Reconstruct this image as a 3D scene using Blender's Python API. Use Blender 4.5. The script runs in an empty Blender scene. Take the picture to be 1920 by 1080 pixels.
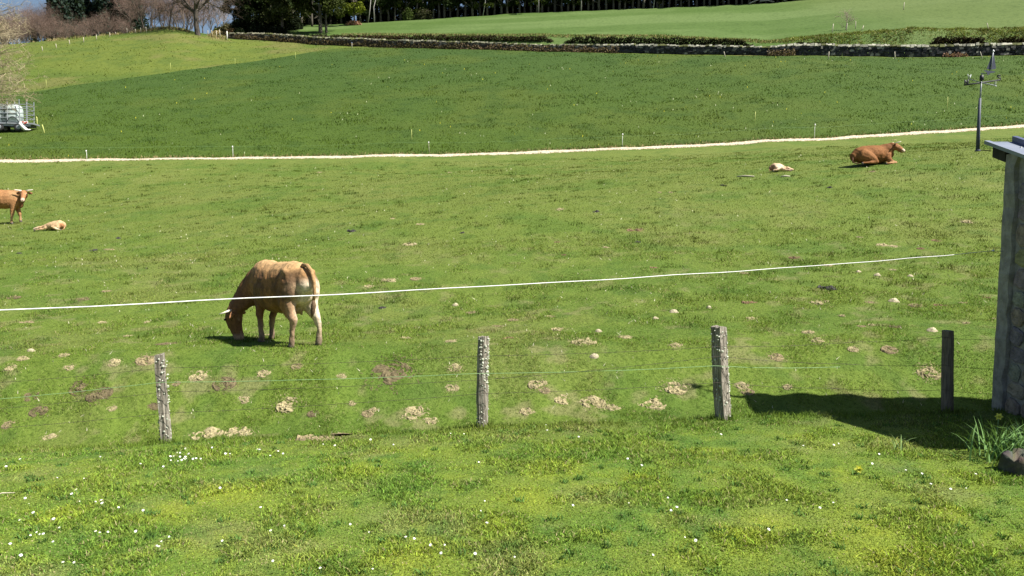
import bpy, math, random
import numpy as np
from mathutils import Vector, Matrix

random.seed(7)
rng = np.random.default_rng(7)
S = bpy.context.scene
COL = S.collection
R = math.radians

# ------------------------------------------------------------------ camera
F, CX, CY = 1500.0, 960.0, 540.0          # focal length and centre in photo pixels
PITCH, ZC = R(5.5), 2.6
cam_d = bpy.data.cameras.new("camera")
cam_d.sensor_width = 36.0
cam_d.lens = F / 1920.0 * 36.0
cam_d.clip_start = 0.05
cam_d.clip_end = 3000.0
cam = bpy.data.objects.new("camera", cam_d)
cam.location = (0, 0, ZC)
cam.rotation_euler = (R(90) - PITCH, 0, 0)
COL.objects.link(cam)
S.camera = cam

# ------------------------------------------------------------------ light
TO_SUN = Vector((0.77, -0.28, 1.0)).normalized()
SUN_EL = math.asin(TO_SUN.z)
SUN_AZ = math.atan2(TO_SUN.x, TO_SUN.y)
W = bpy.data.worlds.new("World")
S.world = W
W.use_nodes = True
wn = W.node_tree
wn.nodes.clear()
sky = wn.nodes.new("ShaderNodeTexSky")
sky.sky_type = 'NISHITA'
sky.sun_disc = False
sky.sun_elevation = SUN_EL
sky.sun_rotation = SUN_AZ
sky.altitude = 300
sky.air_density = 1.0
sky.dust_density = 1.2
bg = wn.nodes.new("ShaderNodeBackground")
bg.inputs['Strength'].default_value = 0.05
wo = wn.nodes.new("ShaderNodeOutputWorld")
wn.links.new(sky.outputs[0], bg.inputs['Color'])
wn.links.new(bg.outputs[0], wo.inputs['Surface'])
sd = bpy.data.lights.new("sun", 'SUN')
sd.energy = 5.0
sd.angle = R(0.5)
sd.color = (1.0, 0.955, 0.88)
sun = bpy.data.objects.new("sun", sd)
sun.rotation_euler = TO_SUN.to_track_quat('Z', 'Y').to_euler()
sun.location = (20, -8, 30)
COL.objects.link(sun)
S.view_settings.view_transform = 'Standard'
S.view_settings.look = 'None'
S.view_settings.exposure = 1.0
S.view_settings.gamma = 1.0
S.view_settings.use_curve_mapping = False

# ------------------------------------------------------------------ helpers
def tag(o, label=None, cat=None, group=None, kind=None):
    if label: o['label'] = label
    if cat: o['category'] = cat
    if group: o['group'] = group
    if kind: o['kind'] = kind
    return o

def empty(name, loc, rz=0.0):
    o = bpy.data.objects.new(name, None)
    o.empty_display_size = 0.2
    o.location = loc
    o.rotation_euler = (0, 0, rz)
    COL.objects.link(o)
    return o

def mesh_np(name, V, Fs, tint=None, smooth=False):
    V = np.asarray(V, dtype=np.float32)
    me = bpy.data.meshes.new(name)
    me.vertices.add(len(V))
    me.vertices.foreach_set('co', V.ravel())
    Fs = [np.asarray(f, dtype=np.int32) for f in Fs if len(f)]
    loops = np.concatenate([f.ravel() for f in Fs])
    sizes = np.concatenate([np.full(len(f), f.shape[1], dtype=np.int32) for f in Fs])
    starts = np.concatenate([[0], np.cumsum(sizes)[:-1]]).astype(np.int32)
    me.loops.add(len(loops))
    me.loops.foreach_set('vertex_index', loops)
    me.polygons.add(len(sizes))
    me.polygons.foreach_set('loop_start', starts)
    me.polygons.foreach_set('use_smooth', np.full(len(sizes), smooth, dtype=bool))
    me.update(calc_edges=True)
    if tint is not None:
        set_tint(me, tint)
    return me

def set_tint(me, tint):
    at = me.attributes.get('tint') or me.attributes.new('tint', 'FLOAT_COLOR', 'POINT')
    c = np.ones((len(me.vertices), 4), dtype=np.float32)
    c[:, :3] = tint
    at.data.foreach_set('color', c.ravel())

def link(name, me, mat=None, parent=None):
    o = bpy.data.objects.new(name, me)
    if mat and not me.materials: me.materials.append(mat)
    if parent: o.parent = parent
    COL.objects.link(o)
    return o

class MB:
    """collects shapes, builds one mesh"""
    def __init__(self): self.v = []; self.f = []; self.t = []
    def add(self, vs, fs, tint=(1, 1, 1)):
        n = len(self.v)
        self.v += [tuple(p) for p in vs]
        self.f += [tuple(i + n for i in f) for f in fs]
        self.t += [tint] * len(vs)
    def box(self, c, s, rot=None, jit=0.0, tint=(1, 1, 1)):
        M = rot.to_matrix() if rot is not None and not isinstance(rot, Matrix) else (rot or Matrix.Identity(3))
        vs = []
        for dx, dy, dz in ((-1,-1,-1),(1,-1,-1),(1,1,-1),(-1,1,-1),(-1,-1,1),(1,-1,1),(1,1,1),(-1,1,1)):
            p = Vector((dx*s[0]/2, dy*s[1]/2, dz*s[2]/2))
            if jit: p += Vector((random.uniform(-jit,jit), random.uniform(-jit,jit), random.uniform(-jit,jit)))
            vs.append(Vector(c) + M @ p)
        self.add(vs, [(0,3,2,1),(4,5,6,7),(0,1,5,4),(1,2,6,5),(2,3,7,6),(3,0,4,7)], tint)
    def tube(self, pts, rad, n=6, tint=(1, 1, 1), cap=True):
        pts = [Vector(p) for p in pts]
        if not hasattr(rad, '__len__'): rad = [rad] * len(pts)
        vs, fs = [], []
        ref = None
        for i, p in enumerate(pts):
            t = (pts[min(i+1, len(pts)-1)] - pts[max(i-1, 0)])
            t = t.normalized() if t.length > 1e-9 else Vector((0, 0, 1))
            if ref is None:
                ref = t.orthogonal().normalized()
            ref = ref - t * ref.dot(t)
            ref = ref.normalized() if ref.length > 1e-6 else t.orthogonal().normalized()
            b = t.cross(ref)
            for k in range(n):
                a = 2*math.pi*k/n
                vs.append(p + (ref*math.cos(a) + b*math.sin(a))*rad[i])
        for i in range(len(pts)-1):
            for k in range(n):
                a, b2 = i*n+k, i*n+(k+1) % n
                fs.append((a, b2, b2+n, a+n))
        if cap:
            fs.append(tuple(reversed(range(n))))
            fs.append(tuple(range((len(pts)-1)*n, len(pts)*n)))
        self.add(vs, fs, tint)
    def loft(self, pts, side=(0, 1, 0), n=16):
        """pts: (x,y,z, half width along side, half height); closed with rounded ends"""
        P = [Vector(p[:3]) for p in pts]
        rs = [(p[3], p[4]) for p in pts]
        t0 = (P[1]-P[0]).normalized(); t1 = (P[-1]-P[-2]).normalized()
        def cap(c, t, r, sgn):
            m = min(r)
            return [(c + t*sgn*m*math.sin(a), (r[0]*math.cos(a), r[1]*math.cos(a))) for a in (R(30), R(58), R(80))]
        head = list(reversed(cap(P[0], t0, rs[0], -1)))
        tail = cap(P[-1], t1, rs[-1], 1)
        C = [h[0] for h in head] + P + [h[0] for h in tail]
        rr = [h[1] for h in head] + rs + [h[1] for h in tail]
        vs, fs = [], []
        for i, c in enumerate(C):
            t = (C[min(i+1, len(C)-1)] - C[max(i-1, 0)]).normalized()
            s = Vector(side); s = (s - t*s.dot(t)).normalized()
            u = t.cross(s)
            for k in range(n):
                a = 2*math.pi*k/n
                vs.append(c + s*math.cos(a)*rr[i][0] + u*math.sin(a)*rr[i][1])
        for i in range(len(C)-1):
            for k in range(n):
                a, b = i*n+k, i*n+(k+1) % n
                fs.append((a, b, b+n, a+n))
        fs.append(tuple(reversed(range(n))))
        fs.append(tuple(range((len(C)-1)*n, len(C)*n)))
        self.add(vs, fs)
    def mesh(self, name, smooth=False, tinted=False):
        me = bpy.data.meshes.new(name)
        me.from_pydata(self.v, [], self.f)
        me.update()
        if smooth: me.polygons.foreach_set('use_smooth', np.ones(len(me.polygons), dtype=bool))
        if tinted: set_tint(me, np.array(self.t, dtype=np.float32))
        return me
    def build(self, name, mat=None, parent=None, smooth=False, tinted=False):
        return link(name, self.mesh(name, smooth, tinted), mat, parent)

# ------------------------------------------------------------------ noise
def _h(ix, iy, seed):
    n = (ix.astype(np.int64)*374761393 + iy.astype(np.int64)*668265263 + seed*974711) & 0x7fffffff
    n = (n ^ (n >> 13)) * 1274126177 & 0x7fffffff
    return ((n ^ (n >> 16)) & 0xffff) / 65535.0
def vnoise(x, y, seed=0):
    x = np.asarray(x, float); y = np.asarray(y, float)
    ix, iy = np.floor(x), np.floor(y)
    fx, fy = x-ix, y-iy
    fx = fx*fx*(3-2*fx); fy = fy*fy*(3-2*fy)
    a = _h(ix, iy, seed); b = _h(ix+1, iy, seed); c = _h(ix, iy+1, seed); d = _h(ix+1, iy+1, seed)
    return (a*(1-fx)+b*fx)*(1-fy) + (c*(1-fx)+d*fx)*fy
def fbm(x, y, seed=0, o=3):
    s, a, tot = 0, 1.0, 0
    for k in range(o):
        s = s + a*vnoise(x*2**k, y*2**k, seed+17*k); tot += a; a *= 0.55
    return s/tot
def sstep(a, b, x):
    t = np.clip((x-a)/(b-a), 0, 1)
    return t*t*(3-2*t)

# ------------------------------------------------------------------ terrain
def hgt(D, v):                           # height above camera of a point at depth D seen at row v
    return D*np.tan(np.arctan((CY-np.asarray(v, float))/F) - PITCH)
UU = np.array([-600, 0, 240, 480, 650, 960, 1240, 1440, 1700, 1920, 2500], float)
def row(D, v): return [np.array(D, float)*np.ones(11), np.array(v, float)*np.ones(11)]
RW = {}
RW[1] = row(5.3, 1080)
RW[2] = row([9.9, 9.9, 9.95, 10, 10, 10, 10.05, 10.1, 10.3, 10.5, 11], [862, 845, 836, 822, 812, 798, 787, 780, 773, 767, 762])
RW[5] = row(13.3, [690, 668, 658, 651, 650, 648, 644, 640, 635, 628, 615])
RW[6] = row(15., [650, 632, 630, 629, 625, 616, 606, 598, 588, 578, 560])
RW[7] = row(20., [545, 532, 528, 524, 520, 511, 502, 495, 486, 478, 455])
RW[8] = row(33., [440, 418, 405, 391, 381, 361, 340, 325, 305, 286, 240])
RW[9] = row([50, 52, 53, 54, 54.5, 55, 56, 57, 58.5, 60, 64], [310, 304.3, 301.5, 298, 295.5, 289, 279, 268, 254, 239.5, 200])
RW[10] = row(RW[9][0]+0.9, RW[9][1]-np.array([5, 4.3, 4.3, 4.3, 4.6, 4.8, 5, 5.2, 5.6, 6, 6]))
V11 = np.array([110, 86, 62, 76, 87, 95, 102, 104, 107, 104, 100.])
D11 = np.array([125, 135, 142, 138, 128, 115, 106, 100, 95, 92, 86.])
RW[11] = row([70, 88, 100, 115, 127.5]+list(D11[5:]-0.5), [215, 182, 147, 115, 87.8]+list(V11[5:]+0.8))
RW[12] = row(D11, V11)
RW[13] = row([150, 158, 163, 146, 136, 123, 114, 108, 103, 100, 94], [120, 94, 70, 66, 77, 81, 86, 90, 88, 87, 80])
RW[14] = row([175, 185, 190, 150, 138, 125, 116, 110, 105.5, 102, 96], [140, 112, 88, 60, 65, 67, 70, 80, 58, 60, 50])
RW[15] = row([230, 230, 230, 170, 165, 168, 165, 160, 155, 150, 140], [170, 140, 112, 50, 45, 26, 15, 6, -14, -40, -70])
AG = np.linspace(-1.05, 1.05, 421)
rowsD, rowsZ = [], []
def addrow(D, z, u=UU):
    zc = D*math.cos(PITCH) - (z-ZC)*math.sin(PITCH)
    a = (u-CX)/F*zc/np.maximum(D, 0.5)
    rowsD.append(np.interp(AG, a, D)); rowsZ.append(np.interp(AG, a, z))
def smooth1(a, k=9):
    p = np.pad(a, k//2, mode='edge'); return np.convolve(p, np.ones(k)/k, mode='valid')
z1 = ZC + hgt(*RW[1]); z2 = ZC + hgt(*RW[2])
zz = np.interp(AG, (UU-CX)/F, z2)
rowsD.append(np.full(len(AG), -9.0)); rowsZ.append(np.full(len(AG), z1[0]) + (zz-zz.mean())*0.35)
rowsD.append(np.full(len(AG), 5.3)); rowsZ.append(np.full(len(AG), z1[0]) + (zz-zz.mean())*0.12)
addrow(RW[2][0], z2); D2g, Z2g = smooth1(rowsD[-1]), smooth1(rowsZ[-1])
wob = 0.10*(vnoise(AG*22, AG*0, 3)-0.5) + 0.06*(vnoise(AG*60, AG*0, 4)-0.5)
D2g = D2g + wob
rowsD[-1], rowsZ[-1] = D2g, Z2g
drop = 0.26+0.10*vnoise(AG*30, AG*0, 8)
rowsD.append(D2g+0.32); rowsZ.append(Z2g-drop)
rowsD.append(D2g+1.15); rowsZ.append(Z2g-0.27-0.04*vnoise(AG*17, AG*0, 9))
for i in range(5, 16):
    addrow(RW[i][0], ZC + hgt(*RW[i]))
    if i < 14:
        rowsD[-1] = smooth1(rowsD[-1], 15); rowsZ[-1] = smooth1(rowsZ[-1], 15)
    if i in (12, 13): rowsZ[-1] = rowsZ[-1] + 1.15*np.exp(-((AG-(338-CX)/F)/0.038)**2)
rowsD.append(np.full(len(AG), 300.0)); rowsZ.append(rowsZ[-1]+np.interp(AG, [-.35, -.2], [0, 16]))
rowsD.append(np.full(len(AG), 700.0)); rowsZ.append(rowsZ[-1]+4)
RD_full, RZ_full = list(rowsD), list(rowsZ)
for t_ in (0.92, 0.5, 0.06):
    RD_full.insert(15, rowsD[14]*(1-t_)+rowsD[15]*t_); RZ_full.insert(15, rowsZ[14]*(1-t_)+rowsZ[15]*t_)
RDF, RZF = np.array(RD_full), np.array(RZ_full)
RD = np.array(rowsD); RZ = np.array(rowsZ)        # (rows, a)
IDX = {'lawn': 2, 'ditch': 3, 'track0': 9, 'track1': 10, 'diag': 11, 'wall': 12}   # row indices below
# row index map: 0,-9m 1,bottom 2,lawn edge 3,ditch 4,ditch end 5..15 as RW
YG = np.concatenate([np.linspace(-9, 16, 520)[:-1], np.geomspace(16, 700, 700)])
def pchip(xk, yk, x):
    h = np.diff(xk); d = np.diff(yk)/h
    m = np.zeros_like(yk)
    for i in range(1, len(xk)-1):
        if d[i-1]*d[i] > 0:
            w1 = 2*h[i]+h[i-1]; w2 = h[i]+2*h[i-1]
            m[i] = (w1+w2)/(w1/d[i-1]+w2/d[i])
    m[0] = d[0]; m[-1] = d[-1]
    i = np.clip(np.searchsorted(xk, x)-1, 0, len(xk)-2)
    t = (x-xk[i])/h[i]
    return ((1+2*t)*(1-t)**2*yk[i] + t*(1-t)**2*h[i]*m[i] + t*t*(3-2*t)*yk[i+1] + t*t*(t-1)*h[i]*m[i+1])
TZ = np.array([pchip(RDF[:, j], RZF[:, j], YG) for j in range(len(AG))])    # (a, y)
def zt(x, y):
    x = np.asarray(x, float); y = np.asarray(y, float)
    a = np.clip(x/np.maximum(y, 5.3), AG[0], AG[-1])
    fa = (a-AG[0])/(AG[1]-AG[0]); ia = np.clip(fa.astype(int), 0, len(AG)-2); ta = fa-ia
    iy = np.clip(np.searchsorted(YG, y)-1, 0, len(YG)-2)
    ty = np.clip((y-YG[iy])/(YG[iy+1]-YG[iy]), 0, 1)
    z = (TZ[ia, iy]*(1-ta)+TZ[ia+1, iy]*ta)*(1-ty) + (TZ[ia, iy+1]*(1-ta)+TZ[ia+1, iy+1]*ta)*ty
    far = sstep(9.5, 12.5, y)
    z = z + (0.010+0.016*far)*(fbm(x*1.7, y*1.7, 5, 2)-0.5)*2 + 0.012*far*(vnoise(x*5, y*5, 6)-0.5)*2
    z = z + 0.10*sstep(12, 30, y)*(fbm(x*0.22, y*0.22, 9, 2)-0.5)*2
    return z
def gz(x, y): return float(zt(np.array([x]), np.array([y]))[0])
def rowD(i, x_over_y): return np.interp(x_over_y, AG, RD[i])

_CP, _SP = math.cos(PITCH), math.sin(PITCH)
_DS = np.concatenate([np.linspace(3, 30, 4000), np.geomspace(30, 330, 6000)])
def ray(u, v):
    x, y = (u-CX)/F, (CY-v)/F
    return Vector((x, _CP + y*_SP, -_SP + y*_CP))
def pix(u, v):
    """where the sight line through a photo pixel meets the ground"""
    d = ray(u, v)
    t = _DS/d.y
    g = zt(d.x*t, _DS)
    below = ZC + d.z*t < g
    i = int(np.argmax(below)) if below.any() else len(_DS)-1
    return Vector((d.x*t[i], _DS[i], float(g[i])))
def at(u, v, D):
    """point at depth D on the sight line"""
    d = ray(u, v); t = D/d.y
    return Vector((d.x*t, D, ZC + d.z*t))
def ppm(p):
    """photo pixels per metre at p"""
    return F/(p.y*_CP - (p.z-ZC)*_SP)
def gu(u, D):
    """ground point at depth D in picture column u"""
    z = ZC
    for _ in range(4):
        zc = D*_CP - (z-ZC)*_SP
        x = (u-CX)/F*zc
        z = gz(x, D)
    return Vector((x, D, z))

# ------------------------------------------------------------------ materials
def newmat(name):
    m = bpy.data.materials.new(name); m.use_nodes = True
    nt = m.node_tree; nt.nodes.clear()
    out = nt.nodes.new('ShaderNodeOutputMaterial')
    return m, nt, out
def N(nt, typ, **kw):
    n = nt.nodes.new(typ)
    for k, v in kw.items():
        if k in n.inputs: n.inputs[k].default_value = v
        else: setattr(n, k, v)
    return n
def mixc(nt, fac, a, b, mode='MIX'):
    n = nt.nodes.new('ShaderNodeMix'); n.data_type = 'RGBA'; n.blend_type = mode
    for sock, val in ((n.inputs[0], fac), (n.inputs[6], a), (n.inputs[7], b)):
        if hasattr(val, 'is_linked'): nt.links.new(val, sock)
        elif hasattr(val, '__len__'): sock.default_value = (*val, 1)
        else: sock.default_value = val
    return n.outputs[2]
def ramp(nt, val, lo, hi):
    n = N(nt, 'ShaderNodeMapRange'); n.interpolation_type = 'SMOOTHSTEP'
    n.inputs['From Min'].default_value = lo; n.inputs['From Max'].default_value = hi
    nt.links.new(val, n.inputs['Value'])
    return n.outputs[0]
def noise(nt, scale, detail=3, vec=None, rough=0.6):
    n = N(nt, 'ShaderNodeTexNoise'); n.inputs['Scale'].default_value = scale
    n.inputs['Detail'].default_value = detail; n.inputs['Roughness'].default_value = rough
    if vec is not None: nt.links.new(vec, n.inputs['Vector'])
    return n.outputs['Fac']

def ground_mat(name, fine, mid, dark=(0.55, 0.6, 0.5), lite=(1.25, 1.2, 1.0), bump=0.6, stretch=None):
    """tint attribute (field colour) times real grass variation at several sizes"""
    m, nt, out = newmat(name)
    tc = N(nt, 'ShaderNodeTexCoord')
    vec = tc.outputs['Object']
    at_ = N(nt, 'ShaderNodeAttribute'); at_.attribute_name = 'tint'
    n1 = noise(nt, fine, 4, vec, 0.7); n2 = noise(nt, mid, 4, vec, 0.65)
    c = mixc(nt, ramp(nt, n1, 0.36, 0.5), dark, (1, 1, 1))
    c = mixc(nt, ramp(nt, n1, 0.56, 0.72), c, lite)
    c2 = mixc(nt, ramp(nt, n2, 0.3, 0.46), tuple(0.5+0.5*k for k in dark), (1, 1, 1))
    c = mixc(nt, 1.0, c, c2, 'MULTIPLY')
    c = mixc(nt, 1.0, c, at_.outputs['Color'], 'MULTIPLY')
    b = N(nt, 'ShaderNodeBsdfPrincipled', Roughness=0.9)
    b.inputs['Specular IOR Level'].default_value = 0.15
    nt.links.new(c, b.inputs['Base Color'])
    bp = N(nt, 'ShaderNodeBump', Strength=bump, Distance=0.08)
    nt.links.new(n1, bp.inputs['Height'])
    nt.links.new(bp.outputs[0], b.inputs['Normal'])
    nt.links.new(b.outputs[0], out.inputs['Surface'])
    return m

def leaf_mat(name, trans=0.35, up=0.0):
    m, nt, out = newmat(name)
    at_ = N(nt, 'ShaderNodeAttribute'); at_.attribute_name = 'tint'
    d = N(nt, 'ShaderNodeBsdfDiffuse'); t = N(nt, 'ShaderNodeBsdfTranslucent')
    nt.links.new(at_.outputs['Color'], d.inputs['Color'])
    if up:
        g = N(nt, 'ShaderNodeNewGeometry'); va = N(nt, 'ShaderNodeVectorMath'); va.operation = 'ADD'
        va.inputs[1].default_value = (0, 0, up); vn = N(nt, 'ShaderNodeVectorMath'); vn.operation = 'NORMALIZE'
        nt.links.new(g.outputs['Normal'], va.inputs[0]); nt.links.new(va.outputs[0], vn.inputs[0])
        nt.links.new(vn.outputs[0], d.inputs['Normal'])
    tcol = mixc(nt, 1.0, at_.outputs['Color'], (1.15, 1.2, 0.6), 'MULTIPLY')
    nt.links.new(tcol, t.inputs['Color'])
    mx = N(nt, 'ShaderNodeMixShader'); mx.inputs[0].default_value = trans
    nt.links.new(d.outputs[0], mx.inputs[1]); nt.links.new(t.outputs[0], mx.inputs[2])
    nt.links.new(mx.outputs[0], out.inputs['Surface'])
    return m

def tint_mat(name, scale=30, amt=0.35, rough=0.85, bump=0.4, dist=0.01, spec=0.2):
    m, nt, out = newmat(name)
    tc = N(nt, 'ShaderNodeTexCoord')
    at_ = N(nt, 'ShaderNodeAttribute'); at_.attribute_name = 'tint'
    n1 = noise(nt, scale, 5, tc.outputs['Object'], 0.7)
    k = mixc(nt, ramp(nt, n1, 0.3, 0.7), (1-amt,)*3, (1+amt,)*3)
    c = mixc(nt, 1.0, at_.outputs['Color'], k, 'MULTIPLY')
    b = N(nt, 'ShaderNodeBsdfPrincipled', Roughness=rough)
    b.inputs['Specular IOR Level'].default_value = spec
    nt.links.new(c, b.inputs['Base Color'])
    bp = N(nt, 'ShaderNodeBump', Strength=bump, Distance=dist)
    nt.links.new(n1, bp.inputs['Height']); nt.links.new(bp.outputs[0], b.inputs['Normal'])
    nt.links.new(b.outputs[0], out.inputs['Surface'])
    return m

def plain(name, col, col2=None, scale=12, rough=0.7, metal=0.0, bump=0.2, dist=0.01, spec=0.4, lo=0.35, hi=0.65, stretch=None):
    m, nt, out = newmat(name)
    tc = N(nt, 'ShaderNodeTexCoord'); vec = tc.outputs['Object']
    if stretch:
        mp = N(nt, 'ShaderNodeMapping'); mp.inputs['Scale'].default_value = stretch
        nt.links.new(vec, mp.inputs['Vector']); vec = mp.outputs[0]
    n1 = noise(nt, scale, 5, vec, 0.65)
    c = mixc(nt, ramp(nt, n1, lo, hi), col, col2 or tuple(k*0.75 for k in col))
    b = N(nt, 'ShaderNodeBsdfPrincipled', Roughness=rough, Metallic=metal)
    b.inputs['Specular IOR Level'].default_value = spec
    nt.links.new(c, b.inputs['Base Color'])
    bp = N(nt, 'ShaderNodeBump', Strength=bump, Distance=dist)
    nt.links.new(n1, bp.inputs['Height']); nt.links.new(bp.outputs[0], b.inputs['Normal'])
    nt.links.new(b.outputs[0], out.inputs['Surface'])
    return m

M = {}
M['lawn'] = ground_mat('lawn_soil_and_moss', 55, 9, bump=0.5)
M['pasture'] = ground_mat('pasture_turf', 16, 2.2, (0.55, 0.62, 0.45), (1.25, 1.22, 1.1), 0.55)
M['meadow'] = ground_mat('meadow_grass', 7, 1.3, (0.5, 0.58, 0.45), (1.2, 1.2, 1.0), 0.6)
M['hill'] = ground_mat('hill_grass', 2.6, 0.5, (0.6, 0.66, 0.5), (1.22, 1.16, 1.0), 0.6)
M['upper'] = ground_mat('upper_field_grass', 2.0, 0.3, (0.66, 0.72, 0.6), (1.16, 1.14, 1.08), 0.5)
M['blade'] = leaf_mat('grass_blades', 0.25, 1.0)
M['leaf'] = leaf_mat('foliage', 0.25)
M['bark'] = tint_mat('bark', 6, 0.35, 0.9, 0.5, 0.05)
M['twig'] = tint_mat('twigs', 5, 0.25, 0.9, 0.2, 0.02)
M['stone'] = tint_mat('field_stone', 3, 0.45, 0.9, 0.6, 0.06)
M['coat'] = tint_mat('cattle_coat', 22, 0.28, 0.8, 0.6, 0.014)
M['dung'] = tint_mat('dry_dung_and_straw', 14, 0.35, 0.95, 0.6, 0.03)
M['post'] = plain('weathered_fence_wood', (0.42, 0.38, 0.31), (0.15, 0.13, 0.10), 9, 0.9, bump=0.9, dist=0.03, stretch=(6, 6, 0.35), lo=.38, hi=.58)
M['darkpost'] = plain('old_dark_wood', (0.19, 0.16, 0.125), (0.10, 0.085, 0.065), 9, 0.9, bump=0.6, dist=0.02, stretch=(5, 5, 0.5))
M['lichen'] = plain('pale_lichen', (0.55, 0.56, 0.47), (0.35, 0.37, 0.28), 40, 0.95)
M['horn'] = plain('horn', (0.75, 0.7, 0.58), (0.6, 0.52, 0.4), 20, 0.45)
M['hoof'] = plain('hoof', (0.10, 0.08, 0.065), (0.06, 0.05, 0.04), 20, 0.6)
M['eye'] = plain('eye', (0.012, 0.01, 0.008), None, 5, 0.15)
M['white'] = plain('white_plastic', (0.78, 0.78, 0.74), (0.7, 0.7, 0.66), 20, 0.5)
M['rope'] = plain('white_cord', (0.8, 0.8, 0.78), (0.6, 0.6, 0.6), 60, 0.7)
M['green_cord'] = plain('pale_green_cord', (0.32, 0.50, 0.24), (0.22, 0.38, 0.16), 60, 0.6)
M['wire'] = plain('rusty_wire', (0.07, 0.055, 0.045), (0.10, 0.08, 0.07), 60, 0.7, metal=0.4)
M['petal'] = plain('daisy_petal', (0.85, 0.85, 0.85), (0.78, 0.76, 0.78), 40, 0.7, bump=0)
M['yellow'] = plain('yellow_flower', (0.78, 0.78, 0.14), (0.7, 0.68, 0.1), 60, 0.7, bump=0)
M['lane'] = plain('pale_gravel', (0.58, 0.50, 0.39), (0.38, 0.31, 0.2), 5, 0.95, bump=0.5, dist=0.04)
M['woodstake'] = plain('pale_stake_wood', (0.5, 0.46, 0.36), (0.36, 0.32, 0.24), 8, 0.9, stretch=(4, 4, 0.5))
M['yellowstake'] = plain('yellow_plastic', (0.6, 0.62, 0.2), (0.5, 0.52, 0.16), 8, 0.6)
M['roof'] = plain('grey_blue_coated_steel', (0.19, 0.215, 0.27), (0.23, 0.255, 0.31), 3, 0.42, metal=0.0, bump=0.05, spec=0.5)
M['ribblue'] = plain('dark_blue_coated_steel', (0.075, 0.09, 0.16), (0.09, 0.105, 0.18), 3, 0.4, bump=0.05, spec=0.5)
M['tar'] = plain('black_tarred_wood', (0.018, 0.017, 0.017), (0.03, 0.028, 0.026), 10, 0.8)
M['mortar'] = plain('old_mortar', (0.32, 0.31, 0.29), (0.2, 0.19, 0.18), 7, 0.95, bump=0.8, dist=0.04)
M['vane'] = plain('blue_grey_painted_metal', (0.055, 0.065, 0.09), (0.075, 0.085, 0.12), 12, 0.6)
M['blackmetal'] = plain('black_metal', (0.02, 0.022, 0.025), (0.04, 0.04, 0.04), 12, 0.5)
M['galv'] = plain('galvanised_steel', (0.36, 0.38, 0.4), (0.28, 0.3, 0.31), 10, 0.5, metal=0.5)
M['tank'] = plain('translucent_white_tank', (0.52, 0.60, 0.57), (0.44, 0.52, 0.49), 1.2, 0.4, bump=0.15, dist=0.05)
M['tyre'] = plain('tyre_rubber', (0.02, 0.02, 0.02), (0.03, 0.03, 0.03), 8, 0.9)
M['red'] = plain('red_reflector', (0.5, 0.06, 0.03), (0.4, 0.05, 0.03), 8, 0.4)
M['blue'] = plain('blue_plastic', (0.25, 0.42, 0.75), (0.2, 0.35, 0.65), 8, 0.5)

# ------------------------------------------------------------------ grass colours of each field
def mix3(a, b, f): return np.asarray(a)[None, :]*(1-f[:, None]) + np.asarray(b)[None, :]*f[:, None] if np.ndim(a) == 1 else a*(1-f[:, None]) + np.asarray(b)[None, :]*f[:, None]
MOSS = [(1680, 1045, .55), (1640, 995, .3), (1400, 1010, .3), (985, 935, .35), (760, 1045, .3), (940, 985, .25), (430, 925, .4),
        (325, 960, .3), (1440, 980, .25), (1790, 960, .35), (1560, 885, .3), (110, 965, .25), (690, 880, .35), (1060, 885, .4), (1200, 900, .3)]
MOSSP = [(pix(u, v), r) for u, v, r in MOSS]
def lawn_col(x, y):
    c = mix3((0.165, 0.215, 0.036), (0.118, 0.188, 0.032), sstep(0.42, 0.7, fbm(x*0.9, y*0.9, 21)))
    c = mix3(c, (0.215, 0.225, 0.075), 0.6*sstep(0.5, 0.75, fbm(x*1.3, y*1.3, 22)))
    c = mix3(c, (0.070, 0.135, 0.026), 0.5*sstep(0.58, 0.74, fbm(x*3.3, y*3.3, 23)))
    c = mix3(c, (0.20, 0.25, 0.036), 0.5*sstep(0.55, 0.72, fbm(x*5.5, y*5.5, 26)))
    m = 0.38*sstep(0.6, 0.76, fbm(x*2.4, y*2.4, 24))
    for p, r in MOSSP:
        d = np.hypot((x-p.x), (y-p.y)*0.8)/r
        m = np.maximum(m, np.clip(1.2-d, 0, 1)*sstep(0.32, 0.62, fbm(x*5, y*5, 25)+0.1))
    c = mix3(c, (0.290, 0.315, 0.036), 0.5*m)*np.array([[0.93, 0.99, 0.96]])
    e = 0.75*sstep(-1.6, -0.1, y-rowD(2, x/np.maximum(y, 5.3)) + 0.8*(fbm(x*1.2, y*1.2, 27)-.5))
    return c*(1-e[:, None]) + pasture_col(x, y)*e[:, None]
def pasture_col(x, y):
    near = np.clip((y-10)/25, 0, 1)
    c = mix3((0.122, 0.176, 0.028), (0.138, 0.172, 0.038), near)
    c = mix3(c, (0.088, 0.146, 0.024), 0.6*sstep(0.45, 0.68, fbm(x*0.55, y*0.55, 31)))
    c = mix3(c, (0.168, 0.188, 0.052), 0.5*sstep(0.5, 0.72, fbm(x*0.35, y*0.35, 32)))
    c = mix3(c, (0.056, 0.112, 0.020), 0.4*sstep(0.6, 0.75, fbm(x*1.5, y*1.5, 33)))
    c = mix3(c, (0.25, 0.215, 0.115), 0.5*(1-near)*sstep(0.60, 0.76, fbm(x*2.6, y*2.6, 34)))
    return c*np.array([[0.90, 0.93, 0.88]])
def meadow_col(x, y):
    f = np.clip((y-55)/55, 0, 1)
    c = mix3((0.060, 0.098, 0.014), (0.044, 0.082, 0.017), f)
    c = mix3(c, (0.074, 0.104, 0.018), 0.6*sstep(0.45, 0.7, fbm(x*0.12, y*0.12, 41)))
    return mix3(c, (0.034, 0.068, 0.012), 0.5*sstep(0.55, 0.75, fbm(x*0.5, y*0.5, 42)))
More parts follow.
